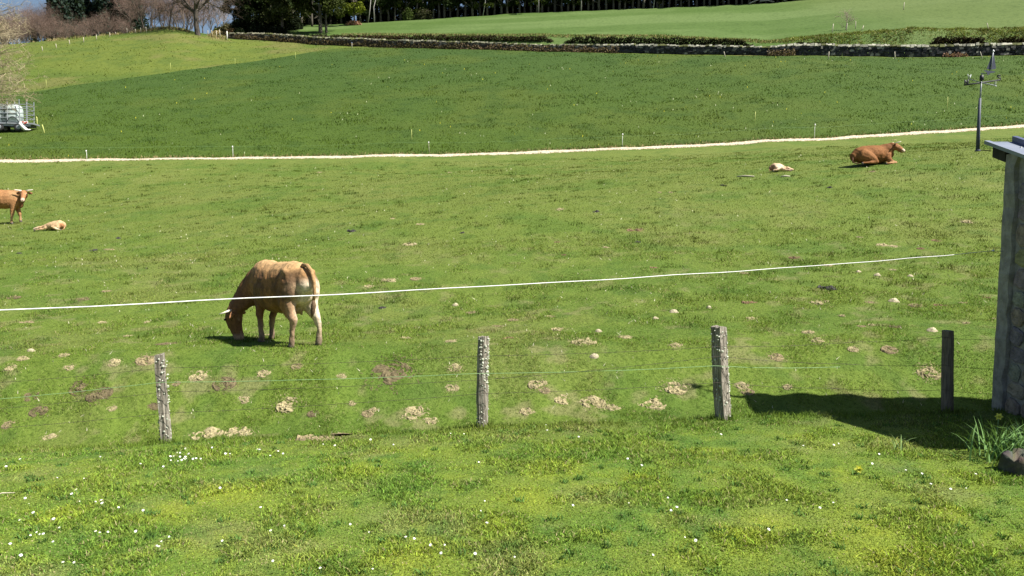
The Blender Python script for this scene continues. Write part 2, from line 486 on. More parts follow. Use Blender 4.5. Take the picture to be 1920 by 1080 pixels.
def hill_col(x, y):
    c = mix3((0.106, 0.136, 0.024), (0.084, 0.122, 0.020), sstep(0.4, 0.7, fbm(x*0.1, y*0.1, 51)))
    c = mix3(c, (0.068, 0.105, 0.02), 0.6*sstep(0.5, 0.7, fbm(x*0.5, y*0.5, 53)))
    return mix3(c, (0.14, 0.132, 0.045), 0.6*sstep(0.55, 0.75, fbm(x*0.2, y*0.2, 52)))
def upper_col(x, y):
    s = fbm(x*0.02, y*0.13, 61)
    c = mix3((0.070, 0.118, 0.027), (0.100, 0.150, 0.045), sstep(0.35, 0.65, s))
    c = mix3(c, (0.060, 0.108, 0.020), 0.7*sstep(0.5, 0.7, fbm(x*0.06, y*0.06, 62)))
    right = sstep(45, 62, x)*sstep(90, 103, y)
    return mix3(c, (0.105, 0.138, 0.040), 0.6*right)

def patch(name, mat, i0, i1, ny, colf, alo=-1.04, ahi=1.04, na=300, o0=0.0, o1=0.0):
    a_in = np.linspace(max(alo, -0.72), min(ahi, 0.72), na)
    parts = [a_in]
    if alo < -0.72: parts.insert(0, np.linspace(alo, -0.72, 14)[:-1])
    if ahi > 0.72: parts.append(np.linspace(0.72, ahi, 14)[1:])
    a = np.concatenate(parts)
    lo, hi = rowD(i0, a)+o0, rowD(i1, a)+o1
    t = np.linspace(0, 1, ny)[:, None]
    if (lo > 1).all() and (hi/lo).max() > 1.8: y = lo[None]*(hi/lo)[None]**t
    else: y = lo[None]*(1-t) + hi[None]*t
    x = a[None]*np.maximum(y, 5.3)
    V = np.stack([x.ravel(), y.ravel(), zt(x.ravel(), y.ravel())], 1)
    n = len(a)
    i = np.arange((ny-1)*n).reshape(ny-1, n)[:, :-1].ravel()
    Fq = np.stack([i, i+1, i+n+1, i+n], 1)
    me = mesh_np(name, V, [Fq], colf(x.ravel(), y.ravel()), smooth=True)
    return tag(link(name, me, mat), kind='structure')

A650 = (652-CX)/F*0.998
tag(patch('lawn', M['lawn'], 0, 3, 230, lawn_col, na=330))
patch('pasture', M['pasture'], 3, 9, 420, pasture_col, na=420)
patch('track', M['lane'], 9, 10, 4, lambda x, y: np.ones((len(x), 3)), na=300)
patch('meadow', M['meadow'], 10, 11, 150, meadow_col, na=300)
patch('hill_pasture', M['hill'], 11, 12, 70, hill_col, na=320)
patch('upper_field', M['upper'], 12, 16, 170, upper_col, na=320)

# ------------------------------------------------------------------ things lying in the pasture (placed first: grass keeps off them)
DUNG = [  # u, v, width px, kind  (s straw-pale, b brown, r reddish, d dark, p pale stone-like clod)
 (388,816,62,'s'),(448,812,55,'s'),(595,822,75,'m'),(642,816,44,'m'),(775,775,44,'s'),(808,790,30,'s'),(847,728,26,'s'),(735,700,80,'b'),
 (852,690,28,'s'),(1115,668,20,'p'),(1095,641,46,'s'),(1055,750,38,'s'),(1112,755,46,'s'),(1150,765,28,'s'),(1222,760,54,'s'),(1264,728,44,'s'),
 (1392,724,26,'s'),(1402,735,24,'m'),(1747,620,24,'p'),(1668,656,28,'m'),(1532,638,30,'s'),(1516,623,22,'s'),(1329,577,12,'p'),(1405,567,28,'r'),
 (1538,567,36,'s'),(1263,585,20,'p'),(1229,598,15,'p'),(1046,618,28,'s'),(1172,632,26,'s'),(962,600,20,'m'),(1033,594,18,'m'),(883,586,18,'m'),(854,572,14,'p'),
 (762,634,22,'s'),(846,640,22,'s'),(951,635,26,'r'),(717,577,14,'d'),(692,537,20,'s'),(729,526,30,'s'),(780,523,22,'m'),(420,720,42,'b'),(372,706,34,'s'),
 (457,749,24,'s'),(540,759,50,'s'),(587,776,22,'b'),(495,701,26,'s'),(556,687,20,'m'),(213,680,26,'s'),(273,676,38,'m'),(150,727,44,'b'),(62,745,40,'b'),
 (186,740,44,'b'),(72,772,32,'b'),(16,797,24,'m'),(209,766,18,'s'),(284,764,26,'b'),(93,820,26,'s'),(58,658,18,'p'),(44,672,24,'s'),(312,645,38,'b'),
 (25,558,24,'b'),(155,561,24,'b'),(175,470,18,'d'),(222,447,12,'d'),(205,468,18,'m'),(36,475,12,'d'),(200,546,16,'m'),(50,605,26,'m'),(191,605,16,'s'),(277,604,14,'s'),
 (1192,432,34,'r'),(1136,464,16,'s'),(1045,454,12,'r'),(1057,478,10,'r'),(1195,454,12,'d'),(1226,502,18,'r'),(1490,483,22,'r'),(1552,498,18,'s'),(1612,445,14,'s'),(1655,460,22,'s'),(1676,462,18,'s'),
 (1756,451,20,'r'),(1726,466,14,'r'),(1814,416,24,'s'),(1645,516,14,'p'),(1707,518,14,'p'),(1610,510,12,'p'),(1551,541,40,'d'),(1762,573,26,'r'),(1630,567,18,'m'),(1675,565,24,'p'),
 (1717,573,26,'m'),(1850,558,14,'r'),(1806,568,14,'s'),(1615,612,16,'m'),(1634,610,14,'s'),(1678,612,22,'b'),(1812,606,12,'s'),(1742,700,44,'s'),(1408,598,20,'s'),(1268,648,26,'s'),(1122,621,16,'p'),
 (866,437,11,'d'),(658,434,20,'d'),(735,410,12,'s'),(788,421,16,'s'),(768,458,26,'s'),(600,324,12,'s'),(842,324,10,'s'),(1118,397,14,'d'),(1236,361,10,'s'),(1258,361,10,'s'),(1050,393,16,'s'),
 (1356,348,14,'d'),(1555,352,12,'d'),(1635,322,12,'m'),(1676,263,12,'s'),(1674,506,12,'s'),(1395,512,16,'s'),(1020,732,22,'m'),(905,758,20,'s'),(990,772,32,'s'),(1008,720,34,'s'),(690,776,24,'m'),(700,770,18,'s'),
 (930,612,18,'m'),(640,706,18,'s'),(660,756,16,'s'),(1455,670,30,'m'),(1478,726,18,'s'),(1868,598,14,'s'),(1580,592,14,'s'),(1600,655,20,'s'),(120,666,20,'s'),(128,690,22,'s'),(330,720,16,'m'),(20,690,22,'s'),(500,628,16,'s'),(240,630,18,'s'),
]
PAL = {'s': (0.31, 0.265, 0.145), 'm': (0.235, 0.19, 0.105), 'b': (0.13, 0.105, 0.056), 'r': (0.16, 0.105, 0.06), 'd': (0.05, 0.046, 0.045), 'p': (0.40, 0.35, 0.23)}
TXT = {'s': 'straw coloured dried dung pat crumbling in the pasture grass', 'm': 'tan half rotted dung pat lying flat in the pasture',
       'b': 'brown flat dung pat with bare earth in the near pasture', 'r': 'reddish brown dung pat in the cropped pasture grass',
       'd': 'small dark fresh dung pat in the far pasture', 'p': 'pale rounded clod standing up from the pasture grass'}
dungP = [(pix(u, v), w, k) for u, v, w, k in DUNG]

def pat_mesh(kind, var):
    mb = MB(); col = np.array(PAL[kind])
    tall = {'p': 0.36, 's': 0.075, 'm': 0.06, 'b': 0.05, 'r': 0.06, 'd': 0.1}[kind]
    rs = random.Random(var*31+ord(kind)); sd_ = var*13+ord(kind)
    nr, n = 8, 22
    vs, fs, ts = [(0, 0, tall*0.5)], [], [tuple(col)]
    for i in range(1, nr+1):
        r = i/nr*0.56
        for k in range(n):
            a = 2*math.pi*k/n + 0.14*i
            x_, y_ = r*math.cos(a), r*math.sin(a)*0.9
            q = float(fbm(np.array([x_*5.5+9]), np.array([y_*5.5+3]), sd_, 3)[0])
            q2 = float(vnoise(np.array([x_*17]), np.array([y_*17]), sd_+5)[0])
            if kind == 'p': h = tall*(0.62-(r/0.5)**2*0.85+0.5*(q-.5)+.12*(q2-.5))
            else: h = tall*(3.4*(q-0.47)-(r/0.5)**2*0.30+1.3*(q2-.5)+0.10)
            if i == nr: h = -tall*0.5
            vs.append((x_, y_, h))
            g = (0.45+0.75*q+0.45*q2)
            ts.append(tuple(col*g*(1 if h > tall*.12 else .75)))
    for k in range(n): fs.append((0, 1+k, 1+(k+1) % n))
    for j in range(nr-1):
        for k in range(n):
            a, b = 1+j*n+k, 1+j*n+(k+1) % n
            fs.append((a, a+n, b+n, b))
    mb.add(vs, fs); mb.t = ts
    if kind in 'smb':
        for _ in range(130):                       # straw ends and torn bits round the pat
            a = rs.uniform(0, 6.28); r = 0.75*math.sqrt(rs.random())
            c = Vector((r*math.cos(a), r*math.sin(a), tall*max(0.05, .5-.8*r)))
            d = Vector((rs.uniform(-1, 1), rs.uniform(-1, 1), rs.uniform(0, .5)))*0.10
            s = Vector((-d.y, d.x, 0)).normalized()*0.012
            t = tuple(col*rs.uniform(0.6, 1.5))
            mb.add([c-s, c+s, c+d], [(0, 1, 2)], t)
    return mb.mesh('dung_pat', kind == 'p', True)
patm = {(k, i): pat_mesh(k, i) for k in PAL for i in range(4)}
def slope_rot(p, rz):
    e = 0.25
    n = Vector((gz(p.x-e, p.y)-gz(p.x+e, p.y), gz(p.x, p.y-e)-gz(p.x, p.y+e), 2*e)).normalized()
    return (n.to_track_quat('Z', 'Y').to_matrix() @ Matrix.Rotation(rz, 3, 'Z')).to_euler()
LANDM = [('the leftmost near fence post', 308, 750), ('the second fence post', 905, 730), ('the stout fence post', 1350, 700), ('the dark shaded post', 1776, 710),
         ('the grazing cow', 525, 640), ('the calf at the left edge', 95, 430), ('the lying cow', 1640, 310), ('the right hand calf', 1465, 320), ('the left picture edge', 0, 600), ('the shed corner', 1875, 560), ('the middle of the pasture', 960, 450)]
def where(u, v):
    nm, du, dv = min(((n_, u-a, v-b) for n_, a, b in LANDM), key=lambda t: math.hypot(t[1]*0.6, t[2]*1.6))
    d = math.hypot(du, dv*2.2)
    far = 'close by' if d < 70 else ('a little' if d < 170 else ('well' if d < 330 else 'far'))
    dr = ('left of' if du < 0 else 'right of') if abs(du) > abs(dv)*2.2 else ('beyond' if dv < 0 else 'in front of')
    if far == 'close by': return f'{dr} and close by {nm}'
    return f'{far} {dr} {nm}'
SHORT = {'s': ('wide crumbling straw coloured dung pat', 'straw coloured dung pat', 'tiny straw coloured dung pat'), 'm': ('wide tan half rotted dung pat', 'tan half rotted dung pat', 'tiny tan dung pat'),
         'b': ('wide flat brown dung pat', 'flat brown dung pat', 'tiny brown dung pat'), 'r': ('wide reddish brown dung pat', 'reddish brown dung pat', 'tiny reddish dung pat'),
         'd': ('wide dark fresh dung pat', 'dark fresh dung pat', 'small dark fresh dung pat'), 'p': ('large pale rounded clod', 'pale rounded clod', 'tiny pale rounded clod')}
for i, ((p, w, k), (u_, v_, _, _)) in enumerate(zip(dungP, DUNG)):
    o = link('dung_pat', patm[(k, i % 4)], M['dung'])
    s = w/ppm(p)*1.0
    o.location = (p.x, p.y, gz(p.x, p.y)+0.004)
    o.rotation_euler = slope_rot(p, random.uniform(-.5, .5)+random.choice([0, math.pi]))
    o.scale = (s, s*(1.0 if k == 'p' else 0.95), max(0.16, min(s, 0.5))*(1.0 if p.y < 25 else 1.5))
    tag(o, SHORT[k][0 if w >= 34 else (1 if w >= 18 else 2)]+' '+where(u_, v_), 'dung', 'dung pats scattered over the pasture')

# ------------------------------------------------------------------ grass blades
def blades(name, x, y, h, w, col, lean=0.45, tri=False, label=None):
    n = len(x)
    z = zt(x, y) - 0.006
    ph = rng.uniform(0, 6.283, n); ps = rng.uniform(0, 6.283, n)
    ln = lean*h*rng.uniform(0.1, 1.0, n)
    sx, sy = np.cos(ph)*w/2, np.sin(ph)*w/2
    lx, ly = np.cos(ps)*ln, np.sin(ps)*ln
    P = np.stack([x, y, z], 1); Sd = np.stack([sx, sy, np.zeros(n)], 1)
    tip = P + np.stack([lx, ly, h*0.96], 1)
    dark = col*0.85; lite = col*1.12
    if tri:
        V = np.stack([P-Sd, P+Sd, tip], 1).reshape(-1, 3)
        i = np.arange(n)*3
        Fs = [np.stack([i, i+1, i+2], 1)]
        C = np.repeat(col, 3, 0)
    else:
        mid = P + np.stack([lx*0.35, ly*0.35, h*0.6], 1)
        V = np.stack([P-Sd, P+Sd, mid-Sd*0.75, mid+Sd*0.75, tip], 1).reshape(-1, 3)
        i = np.arange(n)*5
        Fs = [np.stack([i, i+1, i+3, i+2], 1), np.stack([i+2, i+3, i+4], 1)]
        C = np.repeat(col, 5, 0)
    me = mesh_np(name, V, Fs, C)
    return tag(link(name, me, M['blade']), kind='stuff', label=label, cat='grass')

def sample(n, y0, y1, amax=0.70, pw=1.0):
    u = rng.random(n)
    y = y0*(y1/y0)**(u**pw) if y0 > 0 else y0+(y1-y0)*u
    a = rng.uniform(-amax, amax, n)
    return a*y, y
def offpats(x, y, grow=0.06):
    k = np.ones(len(x), bool)
    for p, w, kd in dungP:
        r = w/ppm(p)*grow
        k &= ~((np.abs(x-p.x) < r) & (np.abs(y-p.y) < r))
    return k
# lawn: short turf, blades ride on patch colours, plus longer darker clumps
n = 330000
x, y = sample(n, 4.6, 10.6)
keep = y < rowD(2, x/y)+0.18
x, y = x[keep], y[keep]
c = lawn_col(x, y)*rng.choice([0.45, 0.8, 1.15, 1.5, 2.1], (len(x), 1), p=[.16, .24, .27, .2, .13])*rng.uniform(.85, 1.15, (len(x), 1))*(1+rng.normal(0, 0.07, (len(x), 3)))
clump = fbm(x*2.2, y*2.2, 71)
moss = sstep(0.16, 0.24, c[:, 0]/np.maximum(c[:, 1], 1e-3)*0.2)
hh = (0.014+0.026*sstep(0.42, 0.72, clump))*rng.uniform(0.6, 1.3, len(x))
ww = rng.uniform(0.005, 0.011, len(x))
straw = rng.random(len(x)) < 0.05
c[straw] = np.array([0.36, 0.31, 0.16])*rng.uniform(0.7, 1.3, (straw.sum(), 1))
blades('lawn_grass', x, y, hh, ww, np.clip(c, 0.008, 0.8), 1.7, label='short mown grass of the lawn in front of the fence')
# broad leaved rosettes and long tufts of the lawn
tx, ty = sample(260, 4.7, 10.3)
rx = np.repeat(tx, 26)+rng.normal(0, 0.03, 260*26); ry = np.repeat(ty, 26)+rng.normal(0, 0.03, 260*26)
keep = ry < rowD(2, rx/ry)
rx, ry = rx[keep], ry[keep]
c = np.array([0.075, 0.145, 0.034])[None]*rng.uniform(0.55, 1.7, (len(rx), 1))
blades('lawn_tufts', rx, ry, rng.uniform(0.02, 0.06, len(rx)), rng.uniform(0.006, 0.014, len(rx)), c, 1.6, label='darker tufts standing up from the lawn')
# long fringe along the fence line
n = 9000
a = rng.uniform(-0.72, 0.72, n); y = rowD(2, a)+rng.normal(-0.12, 0.16, n); x = a*y
k = fbm(x*1.3, y*0+3, 75) + 0.2*(x > 3)
keep = rng.random(n) < sstep(0.35, 0.65, k)
x, y = x[keep], y[keep]
c = lawn_col(x, y)*rng.uniform(0.6, 1.4, (len(x), 1))
blades('fence_line_grass', x, y, rng.uniform(0.03, 0.085, len(x)), rng.uniform(0.005, 0.009, len(x)), c, 1.0, label='longer grass along the edge of the lawn under the fence')
# near pasture
x, y = sample(430000, 10.3, 24, pw=1.15)
keep = (y > rowD(3, x/y)-0.05) & offpats(x, y)
x, y = x[keep], y[keep]
c = pasture_col(x, y)*rng.choice([0.5, 0.85, 1.15, 1.5, 2.0], (len(x), 1), p=[.16, .24, .27, .2, .13])*rng.uniform(.85, 1.15, (len(x), 1))*(1+rng.normal(0, 0.06, (len(x), 3)))
cl = fbm(x*1.5, y*1.5, 81)
hh = (0.018+0.035*sstep(0.45, 0.72, cl))*rng.uniform(0.5, 1.3, len(x))
straw = rng.random(len(x)) < 0.07
c[straw] = np.array([0.36, 0.31, 0.16])*rng.uniform(0.7, 1.3, (straw.sum(), 1))
blades('pasture_grass', x, y, hh, 0.0006*y*rng.uniform(0.8, 1.5, len(x)), np.clip(c, 0.008, 0.8), 1.6, tri=True, label='cropped grass of the pasture beyond the fence')
# middle distance: tussocks that throw small shadows
def tussocks(name, nt_, y0, y1, colf, per, hlo, hhi, sp, wk, label, dark=1.0):
    tx, ty = sample(nt_, y0, y1, 0.68, 1.0)
    m = rng.random(nt_) < sstep(0.4, 0.62, fbm(tx*0.25, ty*0.25, 91))*0.8+0.2
    tx, ty = tx[m], ty[m]
    s = rng.uniform(0.5, 1.3, len(tx))
    x = np.repeat(tx, per) + rng.normal(0, 1, len(tx)*per)*np.repeat(s, per)*sp*1.6
    y = np.repeat(ty, per) + rng.normal(0, 1, len(tx)*per)*np.repeat(s, per)*sp
    h = np.repeat(s, per)*rng.uniform(hlo, hhi, len(x))
    c = colf(x, y)*rng.uniform(0.55, 1.15, (len(x), 1))*dark
    return blades(name, x, y, h, wk*y*rng.uniform(0.8, 1.5, len(x)), np.clip(c, 0.006, 0.6), 0.9, tri=True, label=label)
tussocks('pasture_tussocks', 1900, 14, 52, pasture_col, 22, 0.05, 0.12, 0.09, 0.0008, 'dark tussocks dotted over the pasture', 0.78)
x, y = sample(130000, 22, 52, 0.68)
keep = (y < rowD(9, x/y)) & offpats(x, y)
x, y = x[keep], y[keep]
c = pasture_col(x, y)*rng.uniform(0.75, 1.35, (len(x), 1))
blades('far_pasture_grass', x, y, rng.uniform(0.02, 0.06, len(x)), 0.0008*y*rng.uniform(0.8, 1.5, len(x)), c, 1.0, tri=True, label='cropped grass of the pasture below the pale track')
x, y = sample(150000, 54, 128, 0.68)
keep = (y > rowD(10, x/y)+0.4) & (y < rowD(11, x/y)-0.2)
x, y = x[keep], y[keep]
c = meadow_col(x, y)*rng.uniform(0.65, 1.4, (len(x), 1))
hh = (0.06+0.10*sstep(0.45, 0.7, fbm(x*0.6, y*0.6, 95)))*rng.uniform(0.6, 1.2, len(x))
blades('meadow_blades', x, y, hh, 0.0009*y*rng.uniform(0.8, 1.5, len(x)), c, 0.8, tri=True, label='lush dark grass of the meadow above the track')
x, y = sample(45000, 70, 142, 0.68)
keep = (y > rowD(11, x/y)+0.1) & (y < rowD(12, x/y)-0.2) & (x/y < A650)
x, y = x[keep], y[keep]
c = hill_col(x, y)*rng.uniform(0.75, 1.25, (len(x), 1))
blades('hill_blades', x, y, rng.uniform(0.05, 0.16, len(x))*(0.5+sstep(.4, .7, fbm(x*.4, y*.4, 97))), 0.0011*y*rng.uniform(0.8, 1.5, len(x)), c, 1.0, tri=True, label='yellowish grass of the hill pasture at the left')
# flower specks of the meadow
n = 1500
x, y = sample(n, 54, 110, 0.68)
keep = (y > rowD(10, x/y)+0.5) & (y < rowD(11, x/y)-0.5) & (rng.random(n) < sstep(0.4, 0.62, fbm(x*0.3, y*0.3, 96))) & (rng.random(n) < 0.25+0.75*sstep(-0.35, 0.3, x/y))
x, y = x[keep], y[keep]
c = np.where(rng.random((len(x), 1)) < 0.45, np.array([[0.55, 0.5, 0.05]]), np.array([[0.5, 0.52, 0.34]]))
blades('meadow_flowers', x, y, np.full(len(x), 0.15), 0.0011*y, c, 0.4, tri=True, label='tiny yellow and white flowers sprinkled over the dark meadow')
# white specks of the pasture
n = 1500
x, y = sample(n, 11, 50, 0.68)
c = np.array([[0.5, 0.47, 0.34]])*rng.uniform(0.7, 1.3, (n, 1))
blades('pale_litter', x, y, rng.uniform(0.03, 0.07, n), 0.0014*y, c, 1.6, tri=True, label='pale dead stalks and litter flecking the pasture')
# tufted verge of the track
n = 9000
a = rng.uniform(-0.7, 0.7, n); side = rng.random(n) < 0.6
y = np.where(side, rowD(10, a)+np.abs(rng.normal(0, .28, n))-0.1, rowD(9, a)-np.abs(rng.normal(0, .1, n))+0.1); x = a*y
c = np.where(rng.random((n, 1)) < 0.35, np.array([[0.3, 0.23, 0.12]]), meadow_col(x, y))*rng.uniform(0.7, 1.3, (n, 1))
blades('track_verge', x, y, np.where(side, rng.uniform(0.08, 0.2, n), rng.uniform(0.03, 0.07, n)), np.full(n, 0.05), c, 0.7, tri=True, label='ragged verge along the pale track')

# ------------------------------------------------------------------ foliage tools
def cloud(C, size, col, flat=0.0, droop=0.0):
    """small leaf faces at points C"""
    n = len(C)
    nrm = rng.normal(0, 1, (n, 3)); nrm[:, 2] = np.abs(nrm[:, 2])+flat
    nrm /= np.linalg.norm(nrm, axis=1)[:, None]
    t = np.cross(nrm, rng.normal(0, 1, (n, 3))); t /= np.linalg.norm(t, axis=1)[:, None]
    b = np.cross(nrm, t)
    s = (size*rng.uniform(0.6, 1.4, n))[:, None]
    V = np.stack([C-t*s*0.5, C+b*s*0.35, C+t*s*0.5, C-b*s*0.35], 1).reshape(-1, 3)
    V[:, 2] -= droop*np.abs(np.repeat(s[:, 0], 4))*np.tile([0, 0.3, 1, 0.3], n)
    i = np.arange(n)*4
    return V, [np.stack([i, i+1, i+2, i+3], 1)], np.repeat(col, 4, 0)
def vary(col, n, lo=0.6, hi=1.5): return np.array(col)[None]*rng.uniform(lo, hi, (n, 1))

def grow(rs, mb, tw, p, d, L, r, lvl, maxl, sag, tc, tws, spread, kids):
    pts = [p]; rad = [r]; q = p.copy(); dd = d.copy()
    nseg = 5 if lvl < 2 else 3
    for i in range(nseg):
        dd = (dd + Vector((rs.gauss(0, .13), rs.gauss(0, .13), rs.gauss(0, .10)-sag*(lvl > 0)))).normalized()
        q = q + dd*L/nseg
        pts.append(q.copy()); rad.append(r*(1-0.62*(i+1)/nseg))
    tgt = mb if lvl < tws else tw
    k = rs.uniform(0.75, 1.25)
    tgt.tube(pts, rad, 6 if lvl == 0 else (4 if lvl < 3 else 3), tuple(c*k for c in tc[0 if lvl < tws else 1]), cap=False)
    if lvl >= maxl: return
    for _ in range(kids[min(lvl, len(kids)-1)]):
        t = rs.uniform(0.3 if lvl == 0 else 0.25, 1.0)
        i = min(int(t*nseg), nseg-1)
        bp = pts[i].lerp(pts[i+1], t*nseg-i)
        base = (pts[i+1]-pts[i]).normalized()
        o = base.orthogonal(); o.rotate(Matrix.Rotation(rs.uniform(0, 6.28), 3, base))
        nd = (base*math.cos(spread) + o.normalized()*math.sin(spread)*rs.uniform(.7, 1.3))
        nd = (nd + Vector((0, 0, 0.12 if lvl < 2 else 0))).normalized()
        grow(rs, mb, tw, bp, nd, L*rs.uniform(0.48, 0.72), max(r*(1-0.62*t)*0.6, 0.006), lvl+1, maxl, sag, tc, tws, spread, kids)

def bare_tree_meshes(seed, H, r, kids, maxl=4, sag=0.03, tc=((0.10, 0.085, 0.07), (0.17, 0.125, 0.095)), spread=0.75, twr=1.0):
    rs = random.Random(seed)
    mb, tw = MB(), MB()
    grow(rs, mb, tw, Vector((0, 0, -0.2)), Vector((rs.gauss(0, .05), rs.gauss(0, .05), 1)), H*0.62, r, 0, maxl, sag, tc, 2, spread, kids)
    return mb.mesh('trunk', True, True), tw.mesh('branches', True, True)

def crown_mesh(seed, H, Rw, z0, n, size, col, shape='round'):
    r = np.random.default_rng(seed)
    if shape == 'cone':
        whorl = int(H/0.55)
        t = r.random(n)**1.25
        t = (np.floor(t*whorl)+r.normal(0.5, 0.16, n))/whorl
        t = np.clip(t, 0.0, 1.0)
        wmod = 0.65+0.35*_h(np.floor(t*whorl), np.floor(t*0), seed)
        ang = r.uniform(0, 6.283, n); nb = 9
        lob = 0.7+0.3*np.cos(ang*nb + np.floor(t*whorl)*2.1)
        rad = Rw*(1-t)**0.85*wmod*lob*np.sqrt(r.uniform(0.12, 1, n)) + 0.08
        z = z0 + t*(H-z0) - rad*0.28
        C = np.stack([np.cos(ang)*rad, np.sin(ang)*rad, z], 1)
    else:
        m = 26
        cc = np.stack([r.normal(0, Rw*0.48, m), r.normal(0, Rw*0.48, m), z0+(H-z0)*(0.1+0.85*r.random(m))], 1)
        fall = np.clip(1.15-np.abs((cc[:, 2]-z0)/(H-z0)-0.42)*1.2, 0.35, 1)
        cc[:, :2] *= fall[:, None]
        cr = Rw*r.uniform(0.22, 0.42, m)
        i = r.integers(0, m, n)
        dv = r.normal(0, 1, (n, 3)); dv /= np.linalg.norm(dv, axis=1)[:, None]
        C = cc[i] + dv*(cr[i]*r.uniform(0.55, 1.08, n))[:, None]*np.array([1, 1, 0.75])
    cl = 0.65+0.7*vnoise(C[:, 0]*0.8+C[:, 2]*0.5, C[:, 1]*0.8-C[:, 2]*0.6, seed)
    colr = np.array(col)[None]*cl[:, None]*r.uniform(0.7, 1.35, (n, 1))
    V, Fs, T = cloud(C, size, colr, 0.2, 0.25 if shape == 'cone' else 0.0)
    return mesh_np('crown', V, Fs, T)
def trunk_mesh(seed, H, r, col=(0.09, 0.075, 0.06), limbs=7):
    rs = random.Random(seed); mb = MB()
    pts = [Vector((rs.gauss(0, .05)*i, rs.gauss(0, .05)*i, H*i/6-0.3)) for i in range(7)]
    mb.tube(pts, [r*(1.25-0.17*i) for i in range(7)], 8, col)
    for _ in range(limbs):
        i = rs.randrange(1, 6); a = rs.uniform(0, 6.28); L = H*rs.uniform(.14, .3)
        d = Vector((math.cos(a), math.sin(a), rs.uniform(.1, .6))).normalized()
        mb.tube([pts[i], pts[i]+d*L*.5, pts[i]+d*L+Vector((0, 0, L*.1))], [r*.35, r*.22, r*.06], 5, col)
    return mb.mesh('trunk', True, True)

def tree(name, loc, parts, label, cat, group, sc=1.0, rz=None, zs=1.0):
    t = empty(name, loc, random.uniform(0, 6.28) if rz is None else rz)
    t.scale = (sc, sc, sc*zs)
    for nm, me, mat in parts: link(nm, me, mat, t)
    return tag(t, label, cat, group)

# shared tree meshes
conifer = [[('trunk', trunk_mesh(100+i, 15, 0.24), M['bark']), ('crown', crown_mesh(110+i, 17+i, 3.4, 0.6, 4200, 0.62, (0.036, 0.056, 0.042), 'cone'), M['leaf'])] for i in range(3)]
darktree = [[('trunk', trunk_mesh(120+i, 10, 0.22, (0.10, 0.09, 0.07), 9), M['bark']), ('crown', crown_mesh(130+i, 13, 3.0, 1.2, 3800, 0.42, (0.034, 0.050, 0.019)), M['leaf'])] for i in range(4)]
ivytree = [[('trunk', trunk_mesh(140+i, 11, 0.2, (0.13, 0.12, 0.09), 6), M['bark']), ('crown', crown_mesh(150+i, 12, 1.7, 0.3, 2600, 0.34, (0.052, 0.072, 0.02)), M['leaf'])] for i in range(4)]
baretree = []
for i in range(4):
    tm, bm_ = bare_tree_meshes(160+i, 10, 0.16, (9, 7, 6, 4), 4, 0.0, ((0.12, 0.095, 0.075), (0.21, 0.145, 0.115)))
    baretree.append([('trunk', tm, M['bark']), ('branches', bm_, M['twig'])])
palebare = []
for i in range(2):
    tm, bm_ = bare_tree_meshes(170+i, 11, 0.15, (9, 6, 5, 3), 4, -0.02, ((0.2, 0.17, 0.16), (0.33, 0.28, 0.28)), 0.6)
    palebare.append([('trunk', tm, M['bark']), ('branches', bm_, M['twig'])])

# dark conifers beyond the left brow
for i, (u, D, s) in enumerate([(102, 178, 1.0), (118, 172, 1.1), (142, 176, 1.25), (163, 180, 1.1), (188, 182, 1.15), (206, 178, 1.2), (232, 184, 1.1), (250, 176, 1.15), (262, 181, 1.0), (68, 205, 0.55), (160, 195, 1.3)]):
    tree('conifer', gu(u, D), conifer[i % 3], 'dark blue green conifer standing behind the bare trees beyond the left brow', 'conifer', 'conifers beyond the left brow', s*0.95)
# brown bare trees in front of them
for i, (u, D, s) in enumerate([(8, 160, .8), (30, 158, .95), (52, 162, .85), (75, 157, .8), (92, 165, .85), (122, 158, .75), (128, 166, .7), (172, 156, .8), (186, 160, .8), (214, 157, .85), (230, 160, .75), (272, 155, .9), (288, 153, 1.0), (305, 156, .9), (318, 152, 1.05), (333, 155, 1.0), (345, 150, .95), (355, 153, .9)]):
    tree('bare_tree', gu(u, D), baretree[i % 4], 'leafless brown twigged tree in front of the conifers along the left brow', 'tree', 'leafless trees along the left brow', s*(.62 if u < 246 else 1.0)*random.uniform(.85, 1.1))
for u in range(-24, 112, 7):
    tree('bare_tree', gu(u+random.uniform(-3, 3), random.uniform(172, 178)), baretree[u % 4], 'leafless brown twigged tree deeper in the thicket on the left brow', 'tree', 'thicket trees on the left brow', random.uniform(.75, .95))
k_n = 0
for u in range(-20, 366, 11):
    tree('bare_tree', gu(u+random.uniform(-4, 4), random.uniform(163, 170)), baretree[k_n % 4], 'leafless brown twigged tree deeper in the thicket on the left brow', 'tree', 'thicket trees on the left brow', random.uniform(.75, 1.05)*((0.75 if u < 105 else 0.46) if u < 246 else .95)); k_n += 1
for i, (u, D, s) in enumerate([(383, 175, 1.0), (396, 180, 0.9), (408, 178, 1.0), (420, 174, .8), (362, 178, 1.0)]):
    tree('pale_bare_tree', gu(u, D), palebare[i % 2], 'pale greyish leafless tree against the sky between oak and evergreens', 'tree', 'pale leafless trees against the sky', s)
tm, bm_ = bare_tree_meshes(181, 17, 0.45, (15, 9, 7, 5), 4, 0.0, ((0.10, 0.085, 0.07), (0.17, 0.13, 0.10)), 0.85)
tree('oak_tree', gu(371, 136.5), [('trunk', tm, M['bark']), ('branches', bm_, M['twig'])], 'big leafless oak with thick trunk at the wall end on the brow', 'tree', None, 1.0, 0.6)
